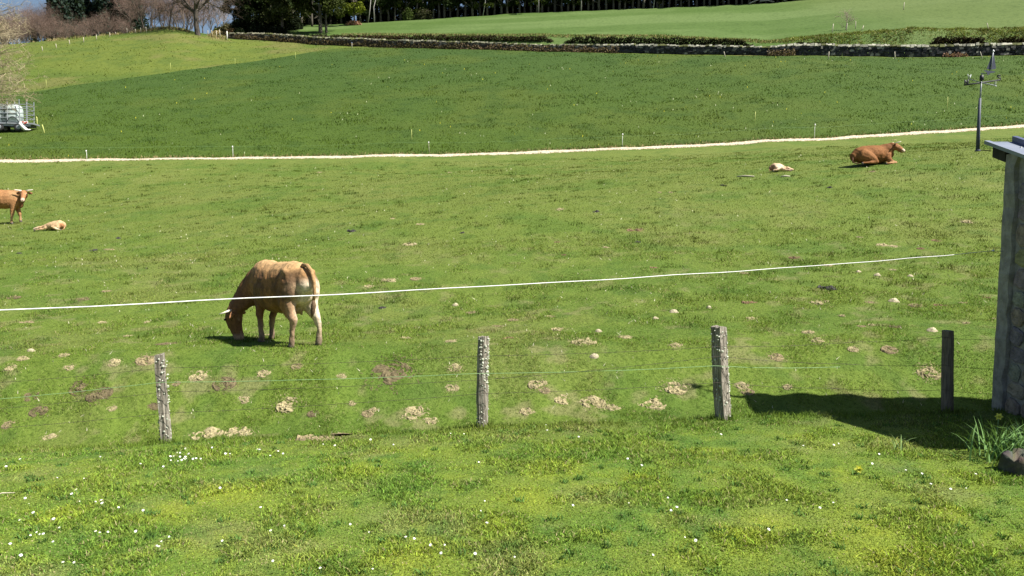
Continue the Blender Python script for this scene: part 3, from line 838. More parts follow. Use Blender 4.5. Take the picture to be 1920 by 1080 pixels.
# evergreens at the end of the wall
for i, (u, D, s) in enumerate([(452, 153, .8), (470, 151, .95), (490, 154, 1.05), (508, 151, 1.0), (528, 153, 1.1), (548, 156, 1.05), (566, 160, 1.0), (585, 163, 1.0), (640, 168, .9), (445, 156, .7), (460, 157, .9), (480, 158, 1.0), (500, 158, 1.1), (520, 159, 1.1), (540, 160, 1.15), (560, 166, 1.1), (580, 170, 1.1), (600, 172, 1.1), (620, 173, 1.1), (655, 175, 1.1)]):
    tree('evergreen_tree', gu(u, D), darktree[i % 4], 'dark evergreen tree in the clump behind the end of the far wall', 'tree', 'evergreens behind the wall end', s)
def big_tree(name, loc, H, Rw, z0, col, tr, label, seed, n=9000):
    tm_ = trunk_mesh(seed, H*0.8, tr, (0.12, 0.105, 0.085), 12)
    return tree(name, loc, [('trunk', tm_, M['bark']), ('crown', crown_mesh(seed+1, H, Rw, z0, n, 0.42, col), M['leaf'])], label, 'tree', None, 1.0, 0.3)
big_tree('spreading_tree', gu(601, 143), 12, 5.2, 2.6, (0.052, 0.066, 0.022), 0.3, 'spreading olive green tree with forked trunk standing in the field behind the wall', 210)
big_tree('spreading_tree', gu(612, 143.5), 10, 4.0, 3.0, (0.060, 0.075, 0.022), 0.2, 'slimmer olive green tree just right of the forked one', 214, 5000)
big_tree('spreading_tree', gu(530, 146), 12, 5.0, 2.2, (0.055, 0.066, 0.026), 0.25, 'broad olive green tree at the front of the evergreen clump', 216, 8000)
big_tree('leafing_tree', gu(664, 160), 9, 2.6, 1.5, (0.15, 0.18, 0.025), 0.15, 'bright yellow green leafing tree at the corner of the wood', 218, 3500)
# the wood along the top of the upper field
k = 0
uu = 676
while uu < 1530:
    Db = float(np.interp(uu, UU, RW[15][0]))+1.0
    typ = ivytree if random.random() < (0.62 if 760 < uu < 1240 else 0.3) else darktree
    tree('wood_edge_tree', gu(uu, Db+random.uniform(-0.6, 1.5)), typ[k % 4], 'dark tree in the front rank of the wood above the upper field', 'tree', 'front rank of trees along the wood', random.uniform(0.85, 1.15))
    uu += random.uniform(9, 15); k += 1
uu = 672
while uu < 1560:
    Db = float(np.interp(uu, UU, RW[15][0]))+7
    tree('wood_tree', gu(uu, Db+random.uniform(-1.5, 2.5)), darktree[k % 4], 'dark tree deeper inside the wood above the upper field', 'tree', 'trees inside the wood', random.uniform(1.0, 1.35))
    uu += random.uniform(17, 24); k += 1
uu = 680
while uu < 1500:
    Db = float(np.interp(uu, UU, RW[15][0]))+13
    tree('wood_tree', gu(uu, Db+random.uniform(-1.5, 2.5)), darktree[k % 4], 'dark tree deeper inside the wood above the upper field', 'tree', 'trees inside the wood', random.uniform(1.2, 1.5))
    uu += random.uniform(22, 30); k += 1
for i, u in enumerate((690, 702, 905, 1010, 1090, 1225)):
    mb = MB(); rs = random.Random(i)
    mb.tube([(0, 0, -.3), (rs.uniform(-.2, .6), 0, 3), (rs.uniform(-.2, 1.2), 0.1, 7)], [.1, .085, .04], 7, (0.34, 0.33, 0.3))
    t = empty('birch_stem', gu(u, float(np.interp(u, UU, RW[15][0]))-0.8))
    mb.build('trunk', M['bark'], t, True, True)
    tag(t, 'thin pale stem standing free in front of the dark wood', 'tree', 'pale stems in front of the wood')
# fallen pale tree at the right end of the wood
mb = MB(); tw = MB()
for u0, u1, h0, h1 in [(1405, 1440, .2, 1.3), (1440, 1470, 1.3, .3), (1432, 1490, .9, .5), (1470, 1500, .3, .9), (1490, 1520, .6, .2), (1510, 1532, 1.1, .4), (1425, 1452, .5, .2)]:
    p, q = gu(u0, 159.3), gu(u1, 159.6)
    mb.tube([p+Vector((0, 0, h0)), p.lerp(q, .5)+Vector((0, 0, (h0+h1)/2+random.uniform(0, .4))), q+Vector((0, 0, h1))], [.13, .11, .06], 6, (0.5, 0.47, 0.42))
t = tag(mb.build('fallen_tree', M['bark'], None, True, True), 'fallen bleached tree limbs lying at the right end of the wood', 'log')

def shrub(name, p, n, rx, ry, rz, size, col, label, cat='shrub', group=None, stems=5, lo=0.55):
    t = empty(name, p)
    v = rng.normal(0, 1, (n, 3)); v /= np.linalg.norm(v, axis=1)[:, None]
    lump = 0.75+0.4*vnoise(v[:, 0]*2.5+9, v[:, 1]*2.5+v[:, 2]*2.1, int(abs(p.x*7))+3)
    C = v*(rng.uniform(lo, 1.0, n)*lump)[:, None]*np.array([rx, ry, rz]); C[:, 2] = np.abs(C[:, 2])*1.0
    V, Fs, T = cloud(C, size, vary(col, n))
    link('foliage', mesh_np('foliage', V, Fs, T), M['leaf'], t)
    mb = MB()
    for _ in range(stems):
        a = random.uniform(0, 6.28)
        mb.tube([(0, 0, -.15), (math.cos(a)*rx*.3, math.sin(a)*ry*.3, rz*.45), (math.cos(a)*rx*.6, math.sin(a)*ry*.6, rz*.8)], [.05, .04, .015], 4, (0.12, 0.09, 0.07))
    mb.build('stem', M['twig'], t, True, True)
    return tag(t, label, cat, group)
for u in range(684, 1600, 15):
    D_ = float(np.interp(u, UU, RW[15][0]))+5.0+random.uniform(-.8, 2)
    shrub('undergrowth_bush', gu(u, D_), 700, 1.6, 1.2, random.uniform(2.0, 3.6), .4, (0.024, 0.032, 0.014), 'dark undergrowth bush filling the wood behind its front trees', 'shrub', 'undergrowth inside the wood', 3)
shrub('gorse_bush', gu(412, 152), 1400, 1.5, 1.2, 1.6, .3, (0.12, 0.13, 0.04), 'olive green bush between the pale trees and the evergreens')
shrub('gorse_bush', gu(426, 150), 1600, 1.6, 1.2, 2.6, .3, (0.13, 0.12, 0.06), 'tall straw green bush left of the dark evergreen clump')
shrub('bracken_patch', gu(436, 147), 1100, 1.5, 1.0, 1.2, .28, (0.30, 0.20, 0.11), 'rusty dead bracken patch at the foot of the evergreens')
shrub('bracken_patch', gu(410, 149), 900, 1.7, 1.0, .8, .26, (0.36, 0.29, 0.15), 'straw coloured bracken patch under the olive bush')
shrub('dark_bush', gu(450, 146), 1500, 1.5, 1.2, 1.5, .3, (0.02, 0.03, 0.014), 'low black green bush at the left foot of the evergreens')
shrub('dark_bush', gu(485, 146), 2000, 2.4, 1.2, 2.0, .3, (0.02, 0.028, 0.016), 'wide black green bush under the evergreens behind the wall')
shrub('dark_bush', gu(520, 145), 1600, 2.2, 1.2, 1.7, .3, (0.024, 0.03, 0.018), 'black green bush under the broad olive tree')
for u_, D_, h_, lb in [(446, 150, 2.6, 'dark bush filling the left end of the evergreen clump'), (462, 151, 3.6, 'tall dark bush second from the left under the evergreens'), (480, 150, 3.4, 'tall dark bush third from the left under the evergreens'),
                       (498, 151, 3.8, 'tall dark bush in the middle under the evergreens'), (516, 150, 3.4, 'dark bush just right of the middle under the evergreens'), (534, 152, 3.2, 'dark bush second from the right under the evergreens'), (552, 155, 3.0, 'dark bush at the right end under the evergreens')]:
    shrub('dark_bush', gu(u_, D_), 2600, 1.6, 1.4, h_, .34, (0.022, 0.03, 0.016), lb)
for u_, D_, h_ in [(575, 172, 3.5), (592, 173, 3.8), (612, 174, 3.6), (632, 174, 3.2), (648, 174, 3.6)]:
    shrub('undergrowth_bush', gu(u_, D_), 1800, 1.7, 1.2, h_, .36, (0.05, 0.058, 0.024), 'olive undergrowth bush seen between the trunks behind the forked tree', 'shrub', 'undergrowth between the trunks')
shrub('bramble_bush', gu(563, 140), 1500, 2.4, 1.0, .75, .26, (0.05, 0.056, 0.028), 'low bramble thicket left of the forked tree foot')
shrub('bramble_bush', gu(600, 139), 1500, 2.2, 1.0, .8, .26, (0.055, 0.055, 0.03), 'low bramble thicket at the foot of the forked tree')
shrub('bramble_bush', gu(632, 138), 900, 1.6, .8, .5, .24, (0.07, 0.075, 0.03), 'lowest bramble tuft right of the forked tree')
shrub('bracken_patch', gu(664, 160), 900, 1.7, .9, 1.0, .26, (0.34, 0.2, 0.14), 'pinkish brown bracken at the corner of the wood')
shrub('dark_bush', gu(795, 166), 1500, 2.2, 1.2, 2.2, .3, (0.055, 0.06, 0.03), 'rounded olive bush jutting from the wood edge')
shrub('dark_bush', gu(765, 166.5), 1200, 1.4, 1.2, 2.6, .3, (0.06, 0.085, 0.025), 'upright green bush left of the rounded one at the wood edge')
mbp, twp = bare_tree_meshes(190, 2.6, 0.05, (9, 7, 5, 3), 3, 0.0, ((0.2, 0.16, 0.14), (0.3, 0.22, 0.2)), 0.6)
tree('sapling', gu(1586, 113), [('trunk', mbp, M['bark']), ('branches', twp, M['twig'])], 'small leafless sapling among stakes on the terrace bank', 'tree', None, 1.15, 1.0)

# hedges on the terrace face
def hedge(u0, u1, drow, hh, col, label, n=2600, dz=0.0, name='hedge', dep=0.5, size=0.24):
    pts = [gu(u, float(np.interp(u, UU, RW[drow][0]))+dz) for u in np.linspace(u0, u1, 40)]
    P = np.array(pts)
    t = rng.random(n)*(len(P)-1); i = t.astype(int).clip(0, len(P)-2); f = (t-i)[:, None]
    c = P[i]*(1-f)+P[i+1]*f
    edge = np.clip(np.minimum(t, len(P)-1-t)/1.5, 0.3, 1)
    top = hh*(0.75+0.45*vnoise(t*1.3, t*0, 7))*edge
    base = c[0]
    org = pts[len(pts)//2]
    C = c + np.stack([rng.normal(0, .15, n), rng.normal(0, dep*0.5, n), rng.random(n)**0.8*top], 1) - np.array(org)[None]
    hfr = (C[:, 2]+org.z-c[:, 2])/np.maximum(top, .01)
    cl = np.array(col)[None]*rng.uniform(0.5, 1.5, (n, 1))*(0.7+0.6*vnoise(t*3, t*0, 5))[:, None]
    V, Fs, T = cloud(C, size, cl)
    tt = empty(name, org)
    link('foliage', mesh_np('foliage', V, Fs, T), M['leaf'], tt)
    mb = MB()
    for j in range(0, 39, 2):
        q = pts[j]-org
        mb.tube([q+Vector((0, 0, -.2)), q+Vector((random.uniform(-.3, .3), 0, hh*.4)), q+Vector((random.uniform(-.5, .5), 0, hh*.8))], [.04, .03, .012], 4, (0.08, 0.06, 0.045))
    tag(mb.build('stems', M['twig'], tt, True, True), kind='stuff')
    return tag(tt, label, 'hedge')
hedge(640, 770, 13, 0.7, (0.075, 0.055, 0.032), 'brown heathery hedge on the terrace below the upper field, nearest the forked tree', 2400, 0.5)
hedge(765, 1036, 13, 0.75, (0.055, 0.048, 0.026), 'long dark hedge on the terrace left of the grassy gap', 4200, 0.6)
hedge(1062, 1408, 13, 0.85, (0.026, 0.027, 0.015), 'long dark hedge on the terrace right of the grassy gap', 5200, 0.4)
hedge(1488, 1560, 13, 0.8, (0.026, 0.03, 0.016), 'short dark hedge clump on the tufted bank behind the wall', 1500, -1.0)
hedge(1748, 1845, 13, 0.85, (0.028, 0.022, 0.014), 'dark undercut scrub strip on the bank behind the weathervane', 1500, 0.4)
hedge(1872, 1990, 13, 0.8, (0.03, 0.026, 0.015), 'dark undercut scrub strip on the bank at the right picture edge', 1500, 0.4)
# tussocky bank grass
n = 16000
uq = rng.uniform(1470, 2000, n)
Dq = np.interp(uq, UU, RW[13][0])+rng.uniform(-1.5, 4.5, n)
x = (uq-CX)/F*Dq*0.975; y = Dq
c = np.where(rng.random((n, 1)) < 0.35, np.array([[0.23, 0.22, 0.1]]), np.array([[0.125, 0.165, 0.035]]))*rng.uniform(0.6, 1.4, (n, 1))
bn = fbm(x*0.5, y*0.5, 99)
c = c*(0.55+0.9*vnoise(x*1.1, y*1.1, 98))[:, None]
blades('bank_grass', x, y, rng.uniform(0.06, 0.2, n)*(0.4+1.4*sstep(.35, .7, bn)), np.full(n, 0.13), c, 2.2, tri=True, label='long tussocky grass on the bank behind the wall')
n = 9000
uq = rng.uniform(640, 1480, n)
Dq = np.interp(uq, UU, RW[14][0])+rng.uniform(-0.4, 1.6, n)
x = (uq-CX)/F*Dq*0.975; y = Dq
c = np.where(rng.random((n, 1)) < 0.4, np.array([[0.26, 0.22, 0.1]]), np.array([[0.11, 0.15, 0.04]]))*rng.uniform(0.6, 1.3, (n, 1))
blades('terrace_grass', x, y, rng.uniform(0.1, 0.3, n), np.full(n, 0.12), c, 1.0, tri=True, label='pale grass edge along the top of the terrace')

n = 9000
uq = rng.uniform(40, 425, n)
Dq = np.interp(uq, UU, D11)+rng.normal(0, 1.2, n)-0.5
k = (0.25+0.75*(uq > 255))*sstep(.3, .6, fbm(uq*.05, uq*0, 55))
kp = rng.random(n) < k
uq, Dq = uq[kp], Dq[kp]
x = (uq-CX)/F*Dq*0.975
c = np.where(rng.random((len(x), 1)) < 0.6, np.array([[0.30, 0.24, 0.12]]), np.array([[0.12, 0.14, 0.035]]))*rng.uniform(0.6, 1.3, (len(x), 1))
blades('brow_grass', x, Dq, rng.uniform(0.15, 0.55, len(x)), np.full(len(x), 0.13), c, 1.2, tri=True, label='straw coloured long grass along the left brow under the bare trees')

# ------------------------------------------------------------------ dry stone wall
WU = np.array([425, 480, 650, 855, 960, 1040, 1215, 1315, 1440, 1490, 1565, 1690, 1790, 1920, 1980.])
WH = np.array([.85, 1.1, 1.15, 1.0, .85, .85, 1.1, 1.08, 1.0, 1.32, 1.28, 1.28, 1.3, 1.28, 1.28])
wall = empty('dry_stone_wall', gu(960, float(np.interp(960, UU, D11))))
wl = MB(); cap = MB()
rs = random.Random(5)
wp = [gu(u, float(np.interp(u, UU, D11))+0.35) for u in np.linspace(425, 1985, 320)]
cum = [0]
for i in range(1, len(wp)): cum.append(cum[-1] + (Vector((wp[i].x, wp[i].y))-Vector((wp[i-1].x, wp[i-1].y))).length)
us = np.linspace(425, 1985, 320)
L = cum[-1]
cx_, cy_, cz_ = (np.array([getattr(p, k) for p in wp]) for k in 'xyz')
org = wall.location
def wpos(s):
    x_ = np.interp(s, cum, cx_); y_ = np.interp(s, cum, cy_); z_ = np.interp(s, cum, cz_)
    return Vector((x_, y_, z_)) - org, float(np.interp(np.interp(s, cum, us), WU, WH))
for ci in range(5):
    s = rs.uniform(0, .3)
    while s < L:
        ln = rs.uniform(.22, .55)
        p, H = wpos(s+ln/2); q, _ = wpos(s+ln/2+0.2)
        ang = math.atan2(q.y-p.y, q.x-p.x)
        ch = H/5
        z = p.z + ch*(ci+.5)
        topc = ci == 4
        g = rs.uniform(.5, 1.3)
        u_here = float(np.interp(s, cum, us))
        if topc: col = ((0.33*g, 0.325*g, 0.25*g) if u_here > 1130 else (0.24*g, 0.235*g, 0.16*g)) if rs.random() < .7 else (0.12*g, 0.13*g, 0.05*g)  # top course paler: lichen, plus sunlight on the coping put into the tint
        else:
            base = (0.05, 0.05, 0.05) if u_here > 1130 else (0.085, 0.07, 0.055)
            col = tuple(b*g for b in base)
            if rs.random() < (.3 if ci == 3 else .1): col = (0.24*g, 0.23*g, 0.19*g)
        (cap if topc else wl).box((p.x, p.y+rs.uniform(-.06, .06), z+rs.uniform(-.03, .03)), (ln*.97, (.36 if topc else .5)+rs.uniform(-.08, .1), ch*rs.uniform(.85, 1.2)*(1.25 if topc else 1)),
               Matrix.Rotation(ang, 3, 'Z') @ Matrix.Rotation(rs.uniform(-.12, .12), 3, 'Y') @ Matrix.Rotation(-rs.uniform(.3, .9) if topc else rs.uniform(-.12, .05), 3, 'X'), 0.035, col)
        s += ln
tag(wl.build('wall_stones', M['stone'], wall, False, True), kind='stuff')
tag(cap.build('coping_stones', M['stone'], wall, False, True), kind='stuff')
tag(wall, 'long grey dry stone wall with coping paled by lichen and painted sunlight across the hillside', 'wall')
def wallveg(u0, u1, n, hh, col, label, off=-0.12):
    pts = np.array([gu(u, float(np.interp(u, UU, D11))+off) for u in np.linspace(u0, u1, 30)])
    t = rng.random(n)*29; i = t.astype(int).clip(0, 28); f = (t-i)[:, None]
    org_ = Vector(pts[15])
    prof = vnoise(t*1.7, t*0, int(u0))
    C = pts[i]*(1-f)+pts[i+1]*f + np.stack([rng.normal(0, .15, n), rng.normal(0, .16, n), rng.random(n)*hh*(0.35+prof)], 1) - np.array(org_)[None]
    V, Fs, T = cloud(C, 0.2, vary(col, n, .5, 1.6))
    o = link('bramble_strip', mesh_np('bramble_strip', V, Fs, T), M['leaf']); o.location = org_
    return tag(o, label, 'brambles')
wallveg(440, 660, 1500, .9, (0.11, 0.085, 0.045), 'brown brambles along the foot of the wall nearest the evergreens')
wallveg(660, 860, 1400, .8, (0.10, 0.082, 0.045), 'brown brambles along the foot of the wall below the first hedge')
wallveg(860, 1160, 1700, .75, (0.16, 0.12, 0.075), 'reddish dry brambles along the middle of the wall')
wallveg(1440, 1490, 400, .7, (0.18, 0.14, 0.09), 'pale brown brambles on the low dip of the wall')
wallveg(1770, 1810, 260, .4, (0.24, 0.15, 0.11), 'small reddish bramble tuft at the wall foot behind the weathervane')

# ------------------------------------------------------------------ stakes of the electric and wire fences far away
def stake(u, v0, v1, du, mat, r, label, grp, cat='stake', name='fence_stake', insul=None):
    p = pix(u, v1) if v1 > 110 else gu(u, float(D_guess(u, v1)))
    H = (v1-v0)/ppm(p)
    t = empty(name, p)
    mb = MB()
    mb.tube([(0, 0, -.15), (du*.5/ppm(p), 0, H*.5), (du/ppm(p), 0, H)], [r, r, r*.85], 6)
    mb.build('shaft', mat, t, True)
    if insul:
        m2 = MB(); m2.tube([(du/ppm(p), -r, H*.9), (du/ppm(p), -r-.05, H*.96), (du/ppm(p), -r, H*1.04)], [.035, .045, .03], 6)
        m2.build('insulator', insul, t, True)
    return tag(t, label, cat, grp)
def D_guess(u, v):
    d = ray(u, v); t = _DS/d.y
    below = ZC + d.z*t < zt(d.x*t, _DS)+0.25
    return _DS[int(np.argmax(below))] if below.any() else 140
for u, v0, v1, du in [(437, 275, 296, 0), (163, 283, 300, 0), (805, 267, 287, -1), (1167, 252, 275, 0), (1527, 234, 260, 0)]:
    stake(u, v0, v1, du, M['woodstake'] if u == 805 else M['white'], .015, 'thin white plastic fence stake standing by the pale track', 'stakes along the pale track', insul=M['white'])
for u, v0, v1, du in [(1415, 210, 230, 1), (1776, 182, 206, 0), (772, 243, 262, 0)]:
    stake(u, v0, v1, du, M['yellowstake'], .02, 'thin pale stake standing alone in the dark meadow', 'stakes in the dark meadow')
for u, v0, v1, du, lb in [(70, 220, 237, 0, 'upright yellow stake beside the water trailer'), (84, 234, 250, -4, 'leaning yellow stake right of the water trailer hose')]:
    stake(u, v0, v1, du, M['yellowstake'], .035, lb, None, insul=M['yellowstake'] if u == 70 else None)
for u, v0, v1, du in [(87, 150, 163, 0), (441, 110, 122, 0), (554, 95, 108, 0), (320, 118, 133, 0)]:
    stake(u, v0, v1, du, M['yellowstake'], .018, 'yellowish stake along the edge between dark meadow and pale hill pasture', 'stakes along the meadow edge')
for u, v0, v1, du in [(80, 84, 93, -1), (106, 79, 87, -1), (131, 72, 81, -1), (157, 67, 77, 0), (181, 62, 72, 0), (206, 58, 67, 0), (217, 55, 60, 0), (239, 50, 60, -1), (254, 52, 59, 0), (264, 49, 58, 0), (275, 48, 58, -1)]:
    stake(u, v0, v1, du, M['woodstake'], .055, 'pale wooden fence post on the left brow below the bare trees', 'fence posts along the left brow', 'fence post', 'brow_post')
for u, v0, v1, du in [(390, 50, 59, 0), (398, 49, 60, -1), (406, 55, 68, 0), (413, 53, 68, -1)]:
    stake(u, v0, v1, du, M['woodstake'], .07, 'wooden fence post between the oak and the wall end', 'fence posts between oak and wall', 'fence post', 'brow_post')
stake(426, 56, 71, 0, M['white'], .09, 'bright white gatepost at the left end of the stone wall', None, 'post', 'white_post')
for u, v0, v1, du, lb in [(1553, 93, 107, 1, 'pale stake against the wall below the short hedge clump'), (1678, 93, 107, -1, 'pale stake at the wall foot left of the weathervane'),
                          (1842, 93, 105, -5, 'leaning pale stake at the wall foot behind the weathervane'), (1360, 93, 103, -3, 'thin leaning stake at the wall foot below the long dark hedge')]:
    stake(u, v0, v1, du, M['woodstake'], .05, lb, None)
stake(660, 77, 88, 0, M['woodstake'], .05, 'stake with a pale blue tub hung on it at the wall', None, insul=M['blue'])
for u, v0, v1, du, D, lb in [(1560, 38, 55, 2, 112, 'leftmost pale stake by the sapling on the bank'), (1587, 36, 50, 1, 112.4, 'pale stake in front of the sapling trunk'), (1604, 36, 50, 0, 113, 'pale stake just right of the sapling'),
                             (1615, 48, 57, 4, 111, 'short slanting stake right of the sapling'), (1694, 25, 39, 1, 128, 'lone white stake in the upper field above the bank'),
                             (1793, 8, 24, 1, 135, 'highest white stake in the upper field'), (1854, 47, 60, -4, 104, 'slanting white stake on the bank at right')]:
    p = gu(u, D); k_ = ppm(p); H = (v1-v0)/k_
    t = empty('field_stake', p); mb = MB()
    mb.tube([(0, 0, -.15), (du/k_, 0, H)], [.05, .045], 6)
    mb.build('shaft', M['woodstake'], t, True); tag(t, lb, 'stake')
# electric wire beside the track
mb = MB()
pts = []
for u in np.linspace(-60, 1990, 60):
    p = gu(u, float(np.interp(u, UU, RW[10][0]))+0.8); pts.append(p+Vector((0, 0, .62-.05*math.sin((u % 365)/365*math.pi))))
mb.tube(pts, .004, 4)
tag(mb.build('fence_wire', M['green_cord'], None, True), 'thin electric fence wire strung beside the pale track', 'wire')

# ------------------------------------------------------------------ near fence
def fence_post(u0, v0, u1, v1, wpx, mat, label, lichen, square, seed):
    D_ = float(rowD(2, (u1-CX)/F*1.02)) - 0.07
    p = gu(u1, D_)
    k_ = ppm(p); H = (v1-v0)/k_*1.0; r = wpx/k_/2
    top = at(u0, v0, p.y)
    rs = random.Random(seed)
    t = empty('fence_post', (p.x, p.y, p.z))
    dx = top.x-p.x; H = top.z-p.z
    mb = MB(); n = 16
    psi = (0.25, 0.25, 0.3, 0.72)[seed-1] if seed < 4 else 0.0
    if seed == 3: psi = 0.72
    rings = 12
    vs, fs = [], []
    off = [rs.uniform(.9, 1.08) for _ in range(n)]
    cut = rs.randrange(n)
    for i in range(rings+1):
        f = i/rings
        z = -.25 + (H+.25)*f
        wob = Vector((math.sin(f*4+seed)*.012, math.cos(f*3+seed)*.01, 0))
        fat = 1.0 + (0.12*math.exp(-((f-.45)/.08)**2) if square == 2 else 0) - 0.08*f*(square != 2)
        for k2 in range(n):
            a = 2*math.pi*k2/n
            if square == 1: m_ = min(1.0/max(abs(math.cos(a)), abs(math.sin(a))), 1.3)*.84
            else: m_ = 1.0
            rr = r*m_*off[k2]*fat*rs.uniform(.965, 1.035)
            a += psi
            if k2 == cut and square == 1: rr *= 0.8
            zz_ = z + (rs.uniform(-.02, .015) if i == rings and square else 0)
            vs.append(Vector((dx*max(0, z/H)+rr*math.cos(a), rr*math.sin(a), zz_))+wob)
    for i in range(rings):
        for k2 in range(n):
            a, b = i*n+k2, i*n+(k2+1) % n
            fs.append((a, b, b+n, a+n))
    fs.append(tuple(range(rings*n, rings*n+n)))
    mb.add(vs, fs)
    mb.build('shaft', mat, t, False)
    if lichen:
        lb = MB()
        for _ in range(lichen):
            f = rs.uniform(.04, .98)
            a = rs.uniform(math.pi*.95, math.pi*2.1) if rs.random() < .8 else rs.choice([math.pi, 0.0])
            z = H*f
            c = Vector((dx*f+r*1.0*math.cos(a)*(.96), r*math.sin(a)*.98, z))
            s = rs.uniform(.006, .02)
            q = []
            for j in range(6):
                b = j*1.047
                tan = Vector((-math.sin(a), math.cos(a), 0))
                q.append(c + tan*math.cos(b)*s*rs.uniform(.7, 1.2)+Vector((0, 0, math.sin(b)*s*rs.uniform(.7, 1.3))))
            q.append(c+Vector((math.cos(a), math.sin(a), 0))*rs.uniform(.008, .02))
            lb.add(q, [(j, (j+1) % 6, 6) for j in range(6)])
        tag(lb.build('lichen', M['lichen'], t, False), kind='stuff')
    return tag(t, label, 'fence post'), p, dx, H
FP = [fence_post(301, 664, 311, 833, 21, M['post'], 'grey weathered fence post leaning left, leftmost of the near posts', 90, 1, 1),
      fence_post(907, 630, 904, 801, 20, M['post'], 'lichen knobbed grey fence post, second from the left', 200, 2, 2),
      fence_post(1346, 612, 1356, 783, 30, M['post'], 'stout lichen spotted fence post left of the shed shadow', 130, 1, 3),
      fence_post(1776, 620, 1778, 770, 21, M['darkpost'], 'dark round fence post standing in the shed shadow', 0, 0, 4)]

_px, _py = [], []
for _f in FP:
    _p = _f[1]
    _a = rng.uniform(0, 6.283, 170); _r = rng.uniform(0.06, 0.2, 170)
    _px.append(_p.x+np.cos(_a)*_r); _py.append(_p.y+np.sin(_a)*_r*0.8-0.03)
_px, _py = np.concatenate(_px), np.concatenate(_py)
blades('post_grass', _px, _py, rng.uniform(0.04, 0.13, len(_px)), rng.uniform(0.005, 0.009, len(_px)), lawn_col(_px, _py)*rng.uniform(0.5, 1.3, (len(_px), 1)), 0.7, label='long uncut grass round the feet of the near fence posts')
def wire_between(name, ends, r, mat, label, barbs=False, sag=.02, cat='wire'):
    mb = MB(); pts = []
    for (a, b) in zip(ends[:-1], ends[1:]):
        for i in range(12):
            f = i/12
            q = a.lerp(b, f); q.z -= sag*4*f*(1-f)
            q.z += random.uniform(-.002, .002); pts.append(q)
    pts.append(ends[-1])
    mb.tube(pts, r, 5)
    o = mb.build(name, mat, None, True)
    tag(o, label, cat)
    if barbs:
        bb = MB()
        for i in range(len(pts)-1):
            a, b = pts[i], pts[i+1]; n_ = max(1, int((b-a).length/.12))
            for j in range(n_):
                c = a.lerp(b, (j+.5)/n_); d = Vector((random.uniform(-.6, .6), random.uniform(-.6, .6), random.uniform(-1, 1))).normalized()*.016
                bb.tube([c-d, c+d], .0018, 3)
        tag(bb.build('barbs', mat, o, False), kind='stuff')
    return o
def wp_(u, v, i): p = FP[i][1]; return at(u, v, p.y-.09)
def fw(u, v, D): return at(u, v, D)
D0, D1, D2_, D3 = (f[1].y for f in FP)
wire_between('green_cord', [fw(-120, 757, D0-.09), fw(298, 717, D0-.09), fw(901, 700, D1-.12), fw(1340, 686, D2_-.15), fw(1575, 688, (D2_+D3)/2)], .0032, M['green_cord'], 'pale green cord strung along the near fence posts', cat='cord')
wire_between('barbed_wire', [fw(-120, 725, D0-.1), fw(301, 690, D0-.1), fw(905, 667, D1-.12), fw(1345, 650, D2_-.16), fw(1610, 641, (D2_+D3)/2-.1), fw(1768, 632, D3-.1), fw(1880, 636, 10.56)], .0022, M['wire'], 'top strand of rusty barbed wire on the near fence', True)
wire_between('barbed_wire', [fw(-120, 775, D0-.1), fw(305, 735, D0-.1), fw(903, 712, D1-.12), fw(1349, 668, D2_-.16), fw(1580, 682, (D2_+D3)/2-.1), fw(1768, 684, D3-.1), fw(1878, 691, 10.56)], .0022, M['wire'], 'middle strand of rusty barbed wire on the near fence', True)
wire_between('barbed_wire', [fw(-120, 810, D0-.1), fw(307, 775, D0-.1), fw(903, 738, D1-.12), fw(1351, 717, D2_-.16), fw(1560, 728, (D2_+D3)/2-.1), fw(1770, 731, D3-.1), fw(1876, 738, 10.56)], .0022, M['wire'], 'lowest strand of rusty barbed wire on the near fence', True)

# ------------------------------------------------------------------ shed at the right
XW = 6.44; YB = 10.5; YF = 7.9; XR = 10.2
zb = gz(XW, YB)-0.35
def roofz(y): return 3.53 - (10.88-y)*0.29
shed = empty('stone_shed', (XW, YB, gz(XW, YB)))
so = shed.location
def L3(x, y, z): return Vector((x, y, z)) - so
mb = MB()                                    # mortar core, closed prism under the sloping roof
inset = 0.035
x0, x1, yf, yb = XW+inset, XR, YF, YB-inset
vs = [L3(x0, yf, zb), L3(x1, yf, zb), L3(x1, yb, zb), L3(x0, yb, zb), L3(x0, yf, roofz(yf)-.08), L3(x1, yf, roofz(yf)-.08), L3(x1, yb, roofz(yb)-.08), L3(x0, yb, roofz(yb)-.08)]
mb.add(vs, [(0, 3, 2, 1), (4, 5, 6, 7), (0, 1, 5, 4), (1, 2, 6, 5), (2, 3, 7, 6), (3, 0, 4, 7)])
wallo = mb.build('wall', M['mortar'], shed)
rs = random.Random(11)
def stone_mesh(seed):
    r_ = random.Random(seed); m = MB(); n = 8
    prof = [(0.5, 0.0), (0.49, .6), (0.41, 1.0)]
    vs, fs = [], []
    e = [r_.uniform(.84, 1.04) for _ in range(n)]
    for f, d in prof:
        for k2 in range(n):
            a = 2*math.pi*k2/n+.3
            sq = 1/max(abs(math.cos(a)), abs(math.sin(a)))
            sq = min(sq, 1.36)
            vs.append((-d+r_.uniform(-.12, .12)*(d > 0), f*sq*e[k2]*math.cos(a), f*sq*e[k2]*math.sin(a)))
    for i in range(2):
        for k2 in range(n):
            a, b = i*n+k2, i*n+(k2+1) % n
            fs.append((a, a+n, b+n, b))
    fs.append(tuple(range(2*n, 3*n)))
    m.add(vs, fs)
    c = r_.choice([(0.23, 0.215, 0.19), (0.27, 0.25, 0.205), (0.19, 0.185, 0.175), (0.28, 0.23, 0.155)])
    m.t = [tuple(v_*r_.uniform(.85, 1.15) for v_ in c)]*len(m.v)
    return m.mesh('stone', False, True)
stm = [stone_mesh(300+i) for i in range(8)]
z = zb+.1; cnt = 0
